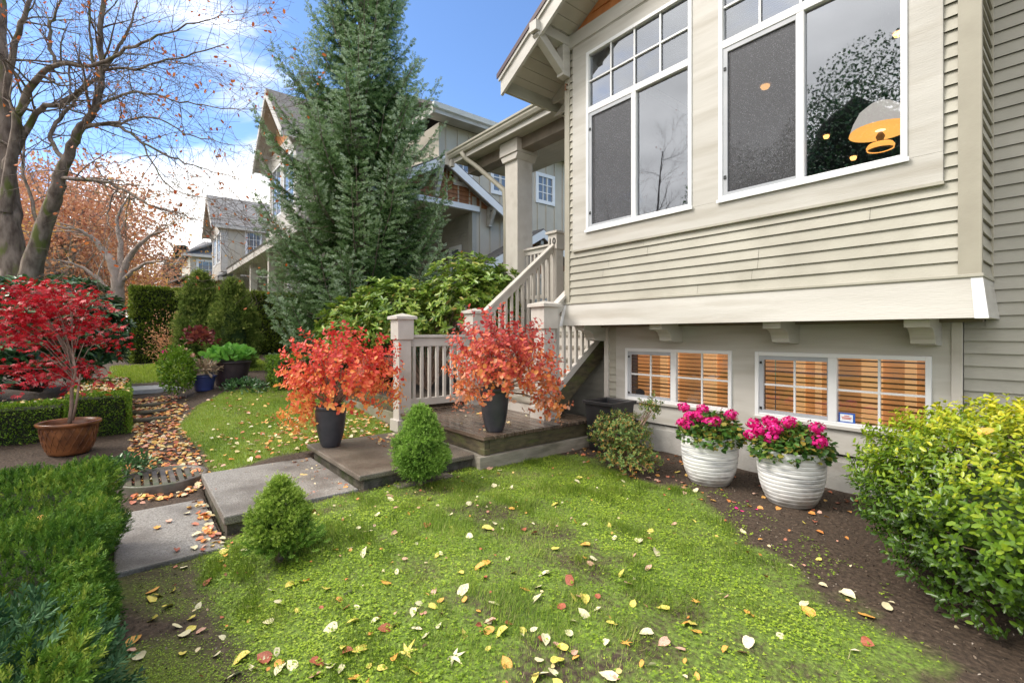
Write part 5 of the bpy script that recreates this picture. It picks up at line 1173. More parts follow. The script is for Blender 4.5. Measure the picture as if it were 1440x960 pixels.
# trees across the street, behind the viewer (they show in the window reflections)
for (x,y,h,r,mt,lb,sd,bare_) in ((-7.6,-19,14.6,4.2,L_['rhodod'],'dark evergreen tree across the street behind the camera',161,0),(-13.2,-21,12.5,4.6,L_['rhodod'],'broad dark tree across the street behind the camera to the right',162,0),(-23,-22,9,3.5,L_['autumn'],'rusty tree across the street',163,0),(-1.5,-20,11.5,4.2,L_['rhodod'],'dark rounded tree farthest right across the street',164,0)):
    z0=gzf(x,y); t=thing('street_tree',(x,y,z0),lb,'tree'); pts,dr=ellip((x,y,h*.5),(r,r,h*.5),30000,sd,.42,.30,-.95,22,9)
    inst('foliage',OVAL,pts,rdir(len(pts)),rdir(len(pts)),RNG.uniform(.09,.18,len(pts)),mt,t)
    b=MB(); b.lathe([(r_*r,h*.5+z_*h*.5) for r_,z_ in ((.05,-.75),(.5,-.6),(.68,-.2),(.62,.25),(.4,.6),(.02,.8))],(x,y,0),18,wob=.12,seed=sd); b.build('inner_branches',CORE,t)
    b=MB(); b.tube([(x,y,z0-.3),(x,y,h*.3)],[.25,.2],8); b.build('trunk',M['bark2'],t)
t=thing('street_tree',(-13.7,-11.5,0),'bare tree on the verge across the pavement behind the camera','tree')
limbs=[[((-7.5,-11.5,-.3),.16),((-7.4,-11.4,2),.12),((-7.2,-11.2,4),.08),((-6.9,-11,6),.05),((-6.6,-11,8.5),.02)],
 [((-7.4,-11.4,2),.1),((-6.2,-11.2,3.6),.07),((-5,-11,5),.04),((-4,-10.8,6.6),.01)],[((-7.3,-11.4,2.6),.09),((-8.6,-11,4.2),.06),((-9.6,-10.8,6),.03),((-10.2,-11,7.5),.01)],
 [((-7.2,-11.2,4),.07),((-6,-11.6,5.5),.04),((-5.2,-12,7.4),.015)],[((-7.4,-11.4,1.9),.08),((-6.1,-10.8,2.7),.05),((-4.6,-10.6,3.3),.03),((-3,-10.4,3.8),.01)]]
limbs=[[((q[0][0]-6.6,q[0][1],q[0][2]*1.2),q[1]) for q in L] for L in limbs]
twig_tree(t,limbs,2,L_['orange'],120,M['bark'],seed=21,lsz=.07,len_scale=1.7,dens=1.2)

# ---------------------------------------------------------------- neighbouring houses
def battens(mb,axis,plane,a0,a1,z0,z1,out,step=.4):
    a=a0+step/2
    while a<a1:
        if axis=='y': mb.box(plane,plane+out*.03,a-.025,a+.025,z0,z1)
        else: mb.box(a-.025,a+.025,plane,plane+out*.03,z0,z1)
        a+=step
def nwindow(parent,axis,plane,a0,a1,z0,z1,out,grid=(2,3),trim=.12,mats=None):
    def B(mb,u0,u1,w0,w1,p0,p1):
        if axis=='y': mb.box(plane+out*p0,plane+out*p1,u0,u1,w0,w1)
        else: mb.box(u0,u1,plane+out*p0,plane+out*p1,w0,w1)
    m=MB(); B(m,a0-trim,a0,z0-trim,z1+trim,.002,.05); B(m,a1,a1+trim,z0-trim,z1+trim,.002,.05); B(m,a0,a1,z0-trim,z0,.002,.052); B(m,a0,a1,z1,z1+trim,.002,.052); w=m.build('window',M['white'],parent)
    m=MB(); 
    for i in range(1,grid[0]): u=a0+(a1-a0)*i/grid[0]; B(m,u-.015,u+.015,z0,z1,.02,.035)
    for j in range(1,grid[1]): v=z0+(z1-z0)*j/grid[1]; B(m,a0,a1,v-.015,v+.015,.021,.034)
    m.build('muntin',M['white'],w)
    m=MB(); B(m,a0,a1,z0,z1,.003,.012); m.build('pane',FG,w)
    return w
FG=mk('far_window_glass',(.10,.12,.15),(.16,.19,.23),2,.05); FG.node_tree.nodes['Principled BSDF'].inputs['Specular IOR Level'].default_value=1.0
M['nwall']=mk('neighbour_paint',(.44,.40,.33),(.49,.45,.37),2,.6)
def gable_x(parent,X,yc,half,zp,s,back,oh=.0,th=.1,cedar=True,base=None):
    """gable facing +X: roof slabs, rake boards, shingled triangle"""
    zl=zp-half*s
    r=MB()
    for sg in (-1,1):
        r.add([(X,yc,zp),(X,yc+sg*half,zl),(back,yc+sg*half,zl),(back,yc,zp),(X,yc,zp+th),(X,yc+sg*half,zl+th),(back,yc+sg*half,zl+th),(back,yc,zp+th)],[(4,5,6,7),(0,1,5,4),(1,2,6,5)] if 1 else [])
    ro=r.build('roof',M['roof'],parent)
    r=MB()
    for sg in (-1,1):
        r.add([(X-.02,yc,zp-.02),(X-.02,yc+sg*half,zl-.02),(back,yc+sg*half,zl-.02),(back,yc,zp-.02)],[(0,1,2,3)])
    r.build('soffit',M['soffit'],ro)
    r=MB()
    for sg in (-1,1):
        r.add([(X+.03,yc,zp+.05),(X+.03,yc+sg*half,zl+.05),(X+.03,yc+sg*half,zl-.2),(X+.03,yc,zp-.2),(X-.03,yc,zp+.05),(X-.03,yc+sg*half,zl+.05),(X-.03,yc+sg*half,zl-.2),(X-.03,yc,zp-.2)],[(0,1,2,3),(4,5,6,7),(0,1,5,4),(3,2,6,7),(1,2,6,5)])
    r.build('rake_board',M['white'],ro)
    return ro
CED2=mk('weathered_cedar',(.26,.11,.05),(.34,.16,.075),9,.7,.4,30,stretch=(1,1,.25))
n1=thing('neighbour_house',(-15,11,.5),'neighbouring board-and-batten house with a cedar-shingled side gable over its entry','house')
b=MB(); b.box(-22,-12.03,8.2,22,.3,7.55); b.box(-22,-12.035,7.0,8.2,5.3,7.55); b.box(-22,-15.2,6.2,8.2,.3,7.55); battens(b,'y',-12.03,8.25,22,3.2,7.5,1); battens(b,'y',-12.035,7.05,8.2,5.3,7.5,1); b.build('wall',M['nwall'],n1)
b=MB(); siding(b,'x',8.2,-15.2,-12.2,.4,5.2,out=-1,e=.11); b.box(-12.2,-12.0,8.14,8.30,.3,5.6); b.build('entry_wall',M['sidegray'],n1)
b=MB(); b.box(-15.2,-12.05,4.9,8.19,5.16,5.22); b.build('entry_ceiling',M['soffit'],n1)
b=MB(); b.box(-12.05,-11.9,4.9,8.35,5.14,5.30); b.build('entry_beam',M['white'],n1)
b=MB()
z=5.3
while z<6.3:
    h=(6.36-z)/.57; b.box(-12.06,-12.02-.0,7-h,7+h,z,z+.005) if 0 else b.add([(-12.0,7-h,z),(-12.0,7+h,z),(-12.03,7+h-.2,z+.13),(-12.03,7-h+.2,z+.13),(-12.06,7-h,z),(-12.06,7+h,z)],[(0,1,2,3),(4,5,1,0)]); z+=.13
b.prism([(4.9,5.3),(9.0,5.3),(7,6.4)],'x',-12.2,-12.07); b.build('gable_shingles',CED2,n1)
gable_x(n1,-11.62,7.0,2.45,6.42,.57,-15)
def nbracket(parent,X,y,z,d,h,w=.12):
    m=MB(); m.box(X,X+d,y-w/2,y+w/2,z-w,z); m.box(X+.002,X+w,y-w/2,y+w/2,z-h,z-w); m.bar((X+d*.85,y,z-w*.8),(X+w*.6,y,z-h+w*.4),w*.8,w*.8,(0,1,0)); m.build('bracket',M['trim'],parent)
nbracket(n1,-12.0,6.85,6.35,.5,1.0,.14); nbracket(n1,-12.0,8.75,5.35,.4,.6)
# upper eave
b=MB(); b.prism([(-11.45,7.68),(-17,10.3),(-17,10.4),(-11.45,7.78)],'y',6.5,22); b.prism([(-22.5,7.7),(-17,10.3),(-17,10.4),(-22.5,7.8)],'y',6.5,22); b.build('roof',M['roof'],n1)
b=MB(); b.box(-12.0,-11.5,6.55,22,7.55,7.6); b.box(-11.5,-11.46,6.55,22,7.5,7.72); b.box(-16,-11.5,6.50,6.55,7.5,7.72); b.build('eave',M['trim'],n1)
b=MB(); b.prism([(-11.455,7.60),(-11.38,7.62),(-11.33,7.74),(-11.455,7.74)],'y',6.45,22); b.build('gutter',M['white'],n1)
nwindow(n1,'y',-12.03,7.6,8.02,5.95,6.62,1,(2,2)); nwindow(n1,'y',-12.03,8.95,9.45,5.95,6.8,1,(2,2)); nwindow(n1,'y',-12.03,10.85,11.5,6.0,6.8,1,(3,3)); nwindow(n1,'y',-12.03,13.6,14.3,5.8,6.8,1,(2,3))
# lower side gable
b=MB(); b.box(-12.02,-11.52,8.3,12.4,.3,3.35); siding(b,'y',-11.5,8.3,12.4,.4,3.3,out=1,e=.11); b.box(-11.53,-11.44,8.25,8.4,.3,3.3); b.build('lower_wall',M['sidegray'],n1)
gable_x(n1,-11.15,10.3,2.5,4.68,.57,-12.03)
b=MB(); b.prism([(8.3,3.3),(12.3,3.3),(10.3,4.5)],'x',-11.53,-11.48); b.build('gable_shingles',CED2,n1)
b=MB(); b.box(-11.5,-11.42,8.2,12.4,3.22,3.36); b.build('lower_beam',M['trim'],n1)
nbracket(n1,-11.5,8.35,3.45,.32,.55); nwindow(n1,'y',-11.495,8.85,9.25,2.1,3.0,1,(2,3))
# ornate little gable peak
nbracket(n1,-11.5,10.3,4.4,.3,.4)
# entry door, seen dimly
b=MB(); b.box(-14.4,-13.5,8.12,8.17,1.9,4.2); b.build('door',mk('dark_red_door',(.10,.02,.02),rough=.4),n1); nwindow(n1,'x',8.17,-13.2,-12.75,2.6,4.1,-1,(1,2))

def bay_block(dx,label,full=True,z=0,sc=1):
    """town-house block with a projecting gabled upper bay; dx shifts along the row"""
    t=thing('neighbour_house',(-19.5+dx,8,.5),label,'house')
    X0,X1=-21.1+dx,-17.2+dx; xc=(X0+X1)/2; zf=8.45+z; s=.95
    b=MB(); b.box(X0,X1,4.5,13,5.3+z,8.5+z); battens(b,'y',X1,4.6,13,5.4+z,8.45+z,1,.4); b.build('upper_wall',M['nwall'],t)
    b=MB(); b.prism([(X0-.02,5.25+z),(X1+.02,5.25+z),(X1+.2,4.95+z),(X0-.2,4.95+z)],'y',4.3,12); b.build('skirt',M['trim'],t)
    b=MB(); b.box(X0-.02,X0+.25,4.44,4.5,5.3+z,8.5+z); b.box(X1-.25,X1+.02,4.44,4.5,5.3+z,8.5+z); b.box(X0,X1,4.45,4.5,5.3+z,5.9+z); b.box(X0,X1,4.45,4.5,7.9+z,8.5+z); b.box(xc-.15,xc+.15,4.45,4.5,5.9+z,7.9+z); b.box(X1+.001,X1+.035,4.44,4.8,5.3+z,8.5+z); b.build('trim',M['trim'],t)
    for (a0,a1) in ((X0+.4,xc-.25),(xc+.25,X1-.4)): nwindow(t,'x',4.5,a0,a1,6.0+z,7.8+z,-1,(2,3),.08)
    hp=(X1-X0)/2; zp=zf+hp*s
    b=MB(); b.prism([(X0,8.5+z),(X1,8.5+z),(xc,zp-.1)],'y',4.48,4.6); b.build('gable_shingles',M['cedar'],t)
    b=MB()
    for sg in (-1,1):
        xe=xc+sg*(hp+.38); ze=zp-(hp+.38)*s
        b.add([(xc,3.9,zp),(xe,3.9,ze),(xe,13,ze),(xc,13,zp),(xc,3.9,zp+.1),(xe,3.9,ze+.1),(xe,13,ze+.1),(xc,13,zp+.1)],[(4,5,6,7),(0,1,5,4),(1,2,6,5)])
    ro=b.build('roof',M['rooffar'] if dx<-5 else M['roof'],t)
    b=MB(); c=MB()
    for sg in (-1,1):
        xe=xc+sg*(hp+.38); ze=zp-(hp+.38)*s
        b.add([(xc,3.92,zp-.02),(xe,3.92,ze-.02),(xe,13,ze-.02),(xc,13,zp-.02)],[(0,1,2,3)])
        c.add([(xc,3.87,zp+.05),(xe,3.87,ze+.05),(xe,3.87,ze-.22),(xc,3.87,zp-.25),(xc,3.95,zp+.05),(xe,3.95,ze+.05),(xe,3.95,ze-.22),(xc,3.95,zp-.25)],[(0,1,2,3),(4,5,6,7),(0,1,5,4),(3,2,6,7),(1,2,6,5)])
        c.box(xe-.03,xe+.03,3.96,13,ze-.15,ze+.04)
    b.build('soffit',M['soffit'],ro); c.build('rake_board',M['trim'],ro)
    for xx in (X0+.05,X1-.05):
        m=MB(); m.box(xx-.07,xx+.07,3.95,4.5,8.42+z,8.56+z); m.box(xx-.065,xx+.065,4.36,4.5,7.7+z,8.42+z); m.bar((xx,4.05,8.4+z),(xx,4.4,7.85+z),.1,.1,(0,1,0)); m.build('bracket',M['trim'],t)
    # lower storeys
    b=MB(); b.box(X0-.5,X1+1.0,5.1,13,.3,5.0+z); siding(b,'y',X1+1.0,5.1,13,.5,4.9+z,out=1,e=.12); battens(b,'x',5.1,X0-.5,X1+1,.5,4.9+z,-1,.4); b.build('lower_wall',M['sidegray'],t)
    b=MB(); b.prism([(4.1,4.75+z),(5.3,5.5+z),(5.3,5.6+z),(4.05,4.85+z)],'x',X0-1.2,X1+1.6); b.build('lower_roof',M['rooffar'],t)
    b=MB(); b.box(X0-1.2,X1+1.6,4.06,4.12,4.60+z,4.82+z); b.box(X1+1.54,X1+1.6,4.1,5.4,4.6+z,4.8+z); b.build('eave',M['trim'],t)
    for (a0,a1) in ((X0+.3,xc-.2),(xc+.2,X1+.4)): nwindow(t,'x',5.1,a0,a1,2.7+z,4.2+z,-1,(2,3),.1)
    if full:
        nwindow(t,'y',X1,5.9,6.6,6.6+z,7.9+z,1,(2,3),.14)
        # long porch eave running on along the row
        b=MB(); b.box(X0-11.5,X0-1.2,4.6,7.2,5.0+z,5.1+z); b.box(X0-11.5,X0-1.2,4.55,4.62,4.98+z,5.25+z); b.build('porch_eave',M['trim'],t)
        b=MB(); b.prism([(4.55,5.26+z),(7.2,6.6+z),(7.2,6.7+z),(4.5,5.33+z)],'x',X0-11.6,X0-1.1); b.build('porch_roof',M['rooffar'],t)
        b=MB(); b.box(X0-11.4,X0-.5,7.2,13,.3,7.5+z); siding(b,'x',7.2,X0-11.4,X0-.5,.5,5.0+z,out=-1,e=.12); b.build('porch_wall',M['sidegray'],t)
        for xx in (X0-2.0,X0-6.0,X0-10.8):
            b=MB(); b.box(xx-.15,xx+.15,4.8,5.1,.3,5.0+z); b.build('porch_column',M['trim'],t)
    return t
bay_block(0,'neighbouring house with a cedar-topped gabled upper bay behind the spruce')
# third block along the row: upper side wall with window
t=bay_block(-17,'third house along the row, grey shingle roof and side window, left of the spruce')
t=thing('neighbour_house',(-58,7,.5),'small distant grey-roofed house above the tall hedge','house')
b=MB(); b.box(-64,-55,4.6,12,.3,9.1); battens(b,'y',-55,4.7,12,1,9,1,.6); b.box(-64,-57.5,3.2,5,.3,6.2); b.build('wall',M['nwall'],t)
b=MB(); b.prism([(4.0,9.0),(8.3,11.2),(12.6,9.0),(12.6,9.15),(8.3,11.4),(3.95,9.15)],'x',-64.5,-54.4); b.prism([(2.8,6.2),(5.2,7.6),(5.2,7.8),(2.7,6.35)],'x',-64.5,-57); b.add([(-54.4,3.9,9.05),(-54.4,12.6,9.05),(-57.5,11,10.9),(-57.5,6,10.9)],[(0,1,2,3)]); b.build('roof',M['rooffar'],t)
b=MB(); b.box(-54.45,-54.3,3.9,12.6,8.85,9.08); b.build('eave',M['trim'],t)
nwindow(t,'y',-55,5.3,6.9,6.9,8.5,1,(2,2),.2)

# ---------------------------------------------------------------- fallen leaves
def fl_mesh(kind,seed):
    r=random.Random(seed); v=[];f=[]
    if kind=='heart':
        n=14; out=[]
        for i in range(n):
            a=2*math.pi*i/n; rr=.5*(1-.18*math.cos(a)+.0)+.05*math.cos(2*a); 
            x=rr*math.cos(a); y=rr*math.sin(a)*.92
            if i==n//2: x+=.10
            out.append((x,y))
        tip=out[0]; out[0]=(tip[0]+.16,0)
        curl=r.uniform(-.5,1.1); tw=r.uniform(-.3,.3)
        v=[(0,0,0)]+[(x,y,curl*y*y+tw*x*y+.12*r.uniform(-1,1)*.3) for x,y in out]+[(x*.5,y*.5,curl*y*y*.25+tw*x*y*.25) for x,y in out]
        for i in range(n): j=(i+1)%n; f+=[(1+i,1+j,1+n+j,1+n+i),(0,1+n+i,1+n+j)]
    else:
        for k,(a,l) in enumerate([(0,1),(55,.85),(-55,.85),(110,.6),(-110,.6)]):
            a=R(a); c,s=math.cos(a),math.sin(a); b0=len(v)
            for (x,y,z) in ((0,0,0),(.25*l,.13,.02),(.5*l,.10,.03),(l,0,-.05+r.uniform(0,.15)),(.5*l,-.10,.03),(.25*l,-.13,.02)): v.append((.6*(x*c-y*s),.6*(x*s+y*c),z))
            f+=[(b0,b0+1,b0+2,b0+3),(b0,b0+3,b0+4,b0+5)]
    me=bpy.data.meshes.new('fallen_leaf'); me.from_pydata(v,[],f); me.polygons.foreach_set('use_smooth',[True]*len(f)); me.update(); return me
def flmat(name,c1,c2,edge=None):
    return mk(name,c1,c2,14,.5,.3,60,lo=.4,hi=.62)
FL=[('cream',flmat('leaf_cream',(.76,.66,.38),(.83,.77,.55)),.40),('yellow',flmat('leaf_yellow',(.66,.50,.06),(.78,.72,.22)),.25),('orange',flmat('leaf_orange',(.72,.30,.05),(.80,.48,.12)),.15),('pinkish brown',flmat('leaf_pink',(.55,.26,.18),(.74,.50,.38)),.14),('dark red',flmat('leaf_red',(.30,.07,.04),(.45,.14,.07)),.07)]
meshes={}
for nm,mt,w in FL:
    for s in range(4):
        me=fl_mesh('heart',s*7+len(nm)); me.materials.append(mt); meshes[(nm,s)]=me
    me=fl_mesh('star',3+len(nm)); me.materials.append(mt); meshes[(nm,'star')]=me
used=set()
def drop(nm,s,x,y,size,tilt=.35,z=None,lab=None,grp=None,name='fallen_leaf'):
    o=bpy.data.objects.new(name,meshes[(nm,s)]); COL.objects.link(o)
    zz=(gsurf(np.array([x]),np.array([y]))[0]+.011) if z is None else z
    o.location=(x,y,zz); o.rotation_euler=(random.gauss(0,tilt),random.gauss(0,tilt),random.uniform(0,6.28)); o.scale=(size,size*random.uniform(.8,1),size)
    tag(o,lab,'leaf',grp); return o
cnt=0; names=[f[0] for f in FL]; wts=[f[2] for f in FL]
def zone(x,y):
    if float(lawn1(np.array([x]),np.array([y]))[0])>.5: return 'front lawn'
    if float(lawn2(np.array([x]),np.array([y]))[0])>.5: return 'small far lawn'
    return 'bare soil'
tries=0
while cnt<262 and tries<6000:
    tries+=1
    # pick in picture space of the lawn so density is even to the eye, then place on the ground
    px=random.uniform(140,1400); py=620+340*random.random()**.9
    d=CH*FPX/(py-470)
    for _ in range(4): p=atD(px,py,d); d=(CH-gzf(p.x,p.y))*FPX/(py-470)
    p=atD(px,py,d); x,y=p.x,p.y
    if x/y>-.55 and random.random()<.55 and y>0: continue
    if px>900 and random.random()<.45: continue
    if y>edgeY(x)+.7 or y>4.6: continue
    if (-5.8<x<-3.95 and .5<y<2.9) or (x<-4 and y>2.8): continue
    if -5.3<x<-3.95 and -.1<y<.56: continue
    if y<.0 and x>-6: continue
    if (x+3.98)**2+(y-2.12)**2<.07 or (x+3.42)**2+(y-.78)**2<.05: continue
    nm=random.choices(names,wts)[0]; s=random.randrange(4)
    zn=zone(x,y)
    drop(nm,s,x,y,random.choice((.03,.038,.045,.052,.06,.072))*random.uniform(.85,1.1),lab='%s fallen leaf lying on the %s'%(nm,zn),grp='%s fallen leaves on the %s'%(nm,zn)); cnt+=1
for (px,py,nm,sz,lb) in ((510,940,'orange',.115,'orange star-shaped leaf with a stalk at the bottom edge of the lawn'),(572,905,'yellow',.12,'yellow star-shaped leaf low on the front lawn'),(638,915,'cream',.12,'large cream star-shaped leaf near the bottom of the lawn'),(578,885,'cream',.0,''),(880,910,'orange',.08,'small orange star-shaped leaf on the right of the front lawn'),(980,850,'orange',.07,'small orange star-shaped leaf on the mossy right half of the lawn')):
    if sz==0: continue
    d=CH*FPX/(py-470); p=atD(px,py,d); drop(nm,'star',p.x,p.y,sz,.15,lab=lb)
# leaves on the slabs
for (px,py,z,nm,lb) in ((237,733,-.13,'pinkish brown','pinkish leaf on the lowest concrete slab'),(262,722,-.13,'cream','pale leaf on the lowest concrete slab'),(248,774,-.13,'dark red','red leaf near the front edge of the lowest concrete slab'),(273,771,-.13,'cream','cream leaf at the front edge of the lowest concrete slab'),(221,742,-.13,'orange','orange leaf in the middle of the lowest concrete slab'),(277,752,-.13,'cream','cream leaf beside the raised slab edge'),(300,690,.005,'dark red','red leaf at the left edge of the upper slab'),(345,665,.005,'orange','orange leaf on the upper slab near the small lawn')):
    d=(CH-z)*FPX/(py-470); p=atD(px,py,d); drop(nm,random.randrange(4),p.x,p.y,.06,.12,z=z+.008,lab=lb)
# pink petals fallen by the planter
for k,(px,py) in enumerate(((1036,716),(1044,720),(1051,706),(1063,718))):
    d=CH*FPX/(py-470); p=atD(px,py,d); nnm='petal'
    o=bpy.data.objects.new('fallen_petal',fl_mesh('heart',90+k)); o.data.materials.append(PET:=M.setdefault('pet',mk('petal_pink',(.80,.02,.25),rough=.5))); COL.objects.link(o); o.location=(p.x,p.y,.012); o.scale=(.028,)*3; o.rotation_euler=(.1,.2,k)
    tag(o,'magenta petal fallen on the soil beside the white planters','petal','fallen magenta petals')
# the rest of the litter: path, far lawn, hedge tops, slabs
def litter(name,pts,size,label,rb=None,tilt=.35,mat=None):
    m=len(pts); a=RNG.uniform(0,6.28,m); D=np.stack([np.cos(a),np.sin(a),RNG.normal(0,.2,m)],1); N=np.stack([RNG.normal(0,tilt,m),RNG.normal(0,tilt,m),np.ones(m)],1)
    o=inst(name,leafT(.8,.16,.12,.4),pts,D,N,RNG.uniform(.7,1.2,m)*size,mat or L_['fallen'],rnd=RNG.random(m)**1.0 if rb is None else rb(m)); tag(o,label,'leaf litter',kind='stuff')
x,y=sample(2600,-11.2,-5.5,.02,1.0,lambda x,y:(1-lawn2(x,y))*.85*sst(.9,.5,y)); litter('leaf_litter',np.stack([x,y,gsurf(x,y)+.012],1),.065,'dense brown and orange leaves drifted along the dirt path',rb=lambda m:RNG.uniform(.15,1,m))
x,y=sample(1500,-10.4,-5.7,.7,2.95,lambda x,y:lawn2(x,y)*np.clip(.10+1.0*sst(-8.6,-6.6,x)*sst(.6,2.6,y+.25),0,1)); litter('leaf_litter',np.stack([x,y,gsurf(x,y)+.03],1),.06,'scattered pale and orange leaves on the small far lawn')
x=RNG.uniform(-5.55,-4.25,90); y=1.58-np.abs(RNG.normal(0,.28,90)); litter('leaf_litter',np.stack([x,y,np.full(90,.012)],1),.055,'pale leaves gathered on the upper concrete slab against the step')
x=RNG.uniform(-5.6,-4.9,70); y=RNG.uniform(2.2,2.84,70); litter('leaf_litter',np.stack([x,y,np.full(70,.148)],1),.055,'pinkish leaves lying at the back of the concrete step')
x=RNG.uniform(-5.2,-4.0,60); y=.53-np.abs(RNG.normal(0,.06,60)); litter('leaf_litter',np.stack([x,y,np.full(60,-.125)],1),.06,'yellow leaves along the raised edge of the lowest slab')
x=RNG.uniform(-11.1,-8.5,260); y=RNG.uniform(-.58,-.02,260); litter('leaf_litter',np.stack([x,y,np.full(260,.625)],1),.06,'orange leaves caught on top of the boxwood hedge')
x=RNG.uniform(-8.9,-8.5,60); y=RNG.uniform(-2.8,-.6,60); litter('leaf_litter',np.stack([x,y,np.full(60,.545)],1),.06,'brown leaves along the hedge top behind the maple pot')
x,y=sample(900,-4.1,.3,.1,3.9,lambda x,y:.45*np.clip((-x)/3.2,.15,1)); k=infront(x,y,.8); x,y=x[k],y[k]; litter('leaf_litter',np.stack([x,y,gsurf(x,y)+.012],1),.026,'small shrivelled leaf scraps sprinkled through the front lawn',tilt=.6)
x,y=sample(260,-4.0,-1.2,3.7,4.9,lambda x,y:(y>edgeY(x))*.5); litter('leaf_litter',np.stack([x,y,gsurf(x,y)+.008],1),.05,'brown leaves and petals on the bed around the white planters',rb=lambda m:RNG.uniform(.45,1,m))
x=RNG.uniform(-5.9,-4.2,26); y=RNG.uniform(2.95,4.1,26); litter('leaf_litter',np.stack([x,y,np.full(26,.342)],1),.05,'few leaves stuck on the wet deck boards')
for i,(x,y,z,nm,lb) in enumerate(((-2.9,-.5,.50,'cream','large cream leaf caught on top of the yew hedge'),(-3.6,-.9,.47,'pinkish brown','pinkish leaf on the far part of the yew hedge'),(-3.3,-.35,.48,'orange','orange leaf on the right side of the yew hedge'),(-2.35,-.75,.50,'pinkish brown','curled pinkish leaf near the left edge on the yew hedge'),(-4.0,-.7,.47,'cream','pale leaf at the back of the yew hedge'),(-.35,3.25,.93,'orange','tan leaf lying on top of the yellow-green bush'))):
    drop(nm,i%4,x,y,.085,.3,z=z,lab=lb)

# ---------------------------------------------------------------- sky, sun, camera
w=bpy.data.worlds.new('World'); S.world=w; w.use_nodes=True; nt=w.node_tree; n=nt.nodes; l=nt.links; n.clear()
out=n.new('ShaderNodeOutputWorld'); bg=n.new('ShaderNodeBackground'); l.new(bg.outputs[0],out.inputs[0]); bg.inputs['Strength'].default_value=.12
sky=n.new('ShaderNodeTexSky'); sky.sky_type='NISHITA'; sky.sun_disc=False
sd=Vector((-.55,-.83,0)).normalized(); el=R(46); sky.sun_elevation=el; sky.sun_rotation=math.atan2(sd.x,sd.y); sky.air_density=1.0; sky.dust_density=.6; sky.ozone_density=2.2; sky.altitude=50
tc=n.new('ShaderNodeTexCoord'); sep=n.new('ShaderNodeSeparateXYZ'); l.new(tc.outputs['Generated'],sep.inputs[0])
def ma(op,a,b=None,c=None):
    m=n.new('ShaderNodeMath'); m.operation=op
    for i,v in enumerate((a,b,c)):
        if v is None: continue
        if isinstance(v,(int,float)): m.inputs[i].default_value=v
        else: l.new(v,m.inputs[i])
    return m.outputs[0]
# project directions onto a cloud layer
zz=ma('ADD',ma('MAXIMUM',sep.outputs[2],0),.18); cx_=ma('DIVIDE',sep.outputs[0],zz); cy_=ma('DIVIDE',sep.outputs[1],zz)
cmb=n.new('ShaderNodeCombineXYZ'); l.new(cx_,cmb.inputs[0]); l.new(cy_,cmb.inputs[1]); cmb.inputs[2].default_value=3.7
no=n.new('ShaderNodeTexNoise'); no.inputs['Scale'].default_value=1.25; no.inputs['Detail'].default_value=9; no.inputs['Roughness'].default_value=.58; no.inputs['Distortion'].default_value=.9; l.new(cmb.outputs[0],no.inputs['Vector'])
# more cloud towards the street side and the horizon
cover=ma('ADD',ma('MULTIPLY',sep.outputs[1],-.50),ma('MULTIPLY',sep.outputs[2],-.16))
top=n.new('ShaderNodeMapRange'); top.interpolation_type='SMOOTHSTEP'; top.inputs[1].default_value=.60; top.inputs[2].default_value=.80; top.inputs[4].default_value=.6; l.new(sep.outputs[2],top.inputs[0])  # added cloud overhead, out of view, for whiter fill light
cv=ma('ADD',ma('ADD',no.outputs['Fac'],cover),top.outputs[0])
def lobe(px,py,r,amp):
    t_=(px-720)/FPX; v_=Vector((FX+RX*t_,FY+RY*t_,(470-py)/FPX)).normalized(); d_=n.new('ShaderNodeVectorMath'); d_.operation='DOT_PRODUCT'; l.new(tc.outputs['Generated'],d_.inputs[0]); d_.inputs[1].default_value=v_
    m_=n.new('ShaderNodeMapRange'); m_.interpolation_type='SMOOTHSTEP'; m_.inputs[1].default_value=math.cos(R(r)); m_.inputs[2].default_value=1; m_.inputs[4].default_value=amp; l.new(d_.outputs['Value'],m_.inputs[0]); return m_.outputs[0]
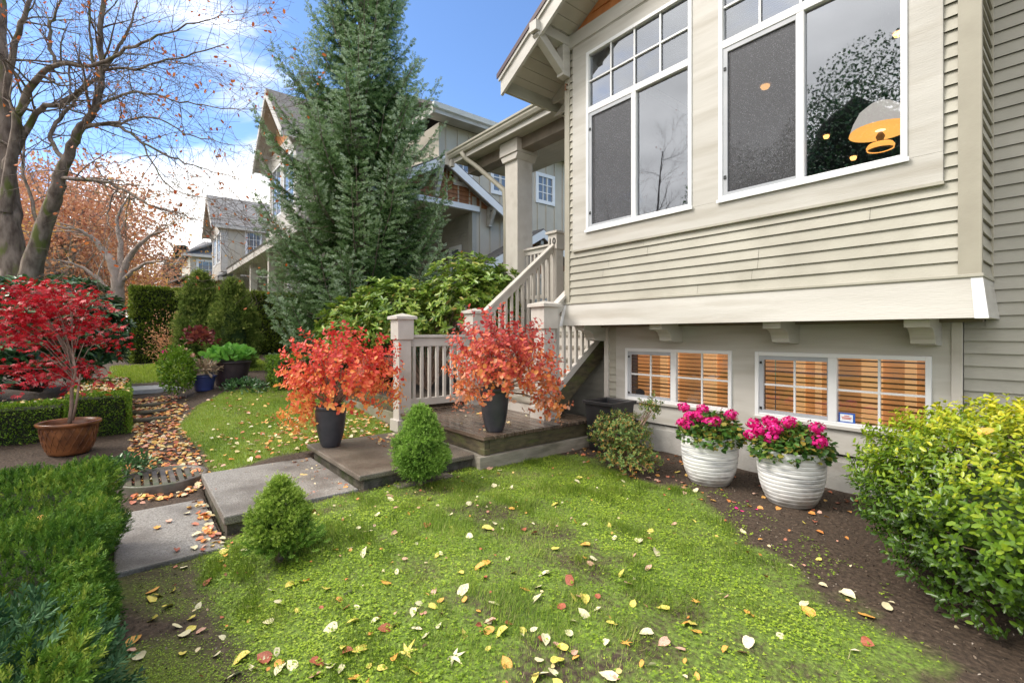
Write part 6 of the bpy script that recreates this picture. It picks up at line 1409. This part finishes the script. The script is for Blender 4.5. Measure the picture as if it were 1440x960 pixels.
for a_ in ((320,125,20,.24),(430,105,12,.10),(240,365,13,.24),(90,170,12,-.05),(560,40,18,-.3),(660,150,9,-.1),(100,10,18,-.22)): cv=ma('ADD',cv,lobe(*a_))
mr=n.new('ShaderNodeMapRange'); mr.interpolation_type='SMOOTHSTEP'; mr.inputs[1].default_value=.47; mr.inputs[2].default_value=.74; l.new(cv,mr.inputs[0])
# cloud brightness varies a little
no2=n.new('ShaderNodeTexNoise'); no2.inputs['Scale'].default_value=1.7; no2.inputs['Detail'].default_value=6; l.new(cmb.outputs[0],no2.inputs['Vector'])
cr=n.new('ShaderNodeValToRGB'); cr.color_ramp.elements[0].position=.35; cr.color_ramp.elements[0].color=(6.2,6.1,5.9,1); cr.color_ramp.elements[1].position=.6; cr.color_ramp.elements[1].color=(9.6,9.4,9.0,1); l.new(no2.outputs['Fac'],cr.inputs['Fac'])
tint=n.new('ShaderNodeMixRGB'); tint.blend_type='MULTIPLY'; tint.inputs[0].default_value=1; tint.inputs[2].default_value=(.70,.82,.97,1); l.new(sky.outputs[0],tint.inputs[1])
mx=n.new('ShaderNodeMixRGB'); l.new(mr.outputs[0],mx.inputs[0]); l.new(tint.outputs[0],mx.inputs[1]); l.new(cr.outputs[0],mx.inputs[2]); l.new(mx.outputs[0],bg.inputs['Color'])
sl_=bpy.data.lights.new('sun','SUN'); sl_.energy=1.4; sl_.angle=R(22); sl_.color=(1,.93,.84); so=bpy.data.objects.new('sun',sl_); COL.objects.link(so)
v=Vector((sd.x*math.cos(el),sd.y*math.cos(el),math.sin(el))); so.rotation_euler=v.to_track_quat('Z','Y').to_euler(); so.location=v*30
cam=bpy.data.cameras.new('camera'); co=bpy.data.objects.new('camera',cam); COL.objects.link(co); S.camera=co
co.location=(0,0,CH); co.rotation_euler=(math.pi/2,0,math.atan2(.7777,.6285)); cam.sensor_width=36; cam.lens=36*FPX/1440; cam.shift_y=-10/1440; cam.clip_start=.05; cam.clip_end=2000
S.view_settings.view_transform='Standard'; S.view_settings.look='None'; S.view_settings.exposure=1.28; S.view_settings.gamma=1
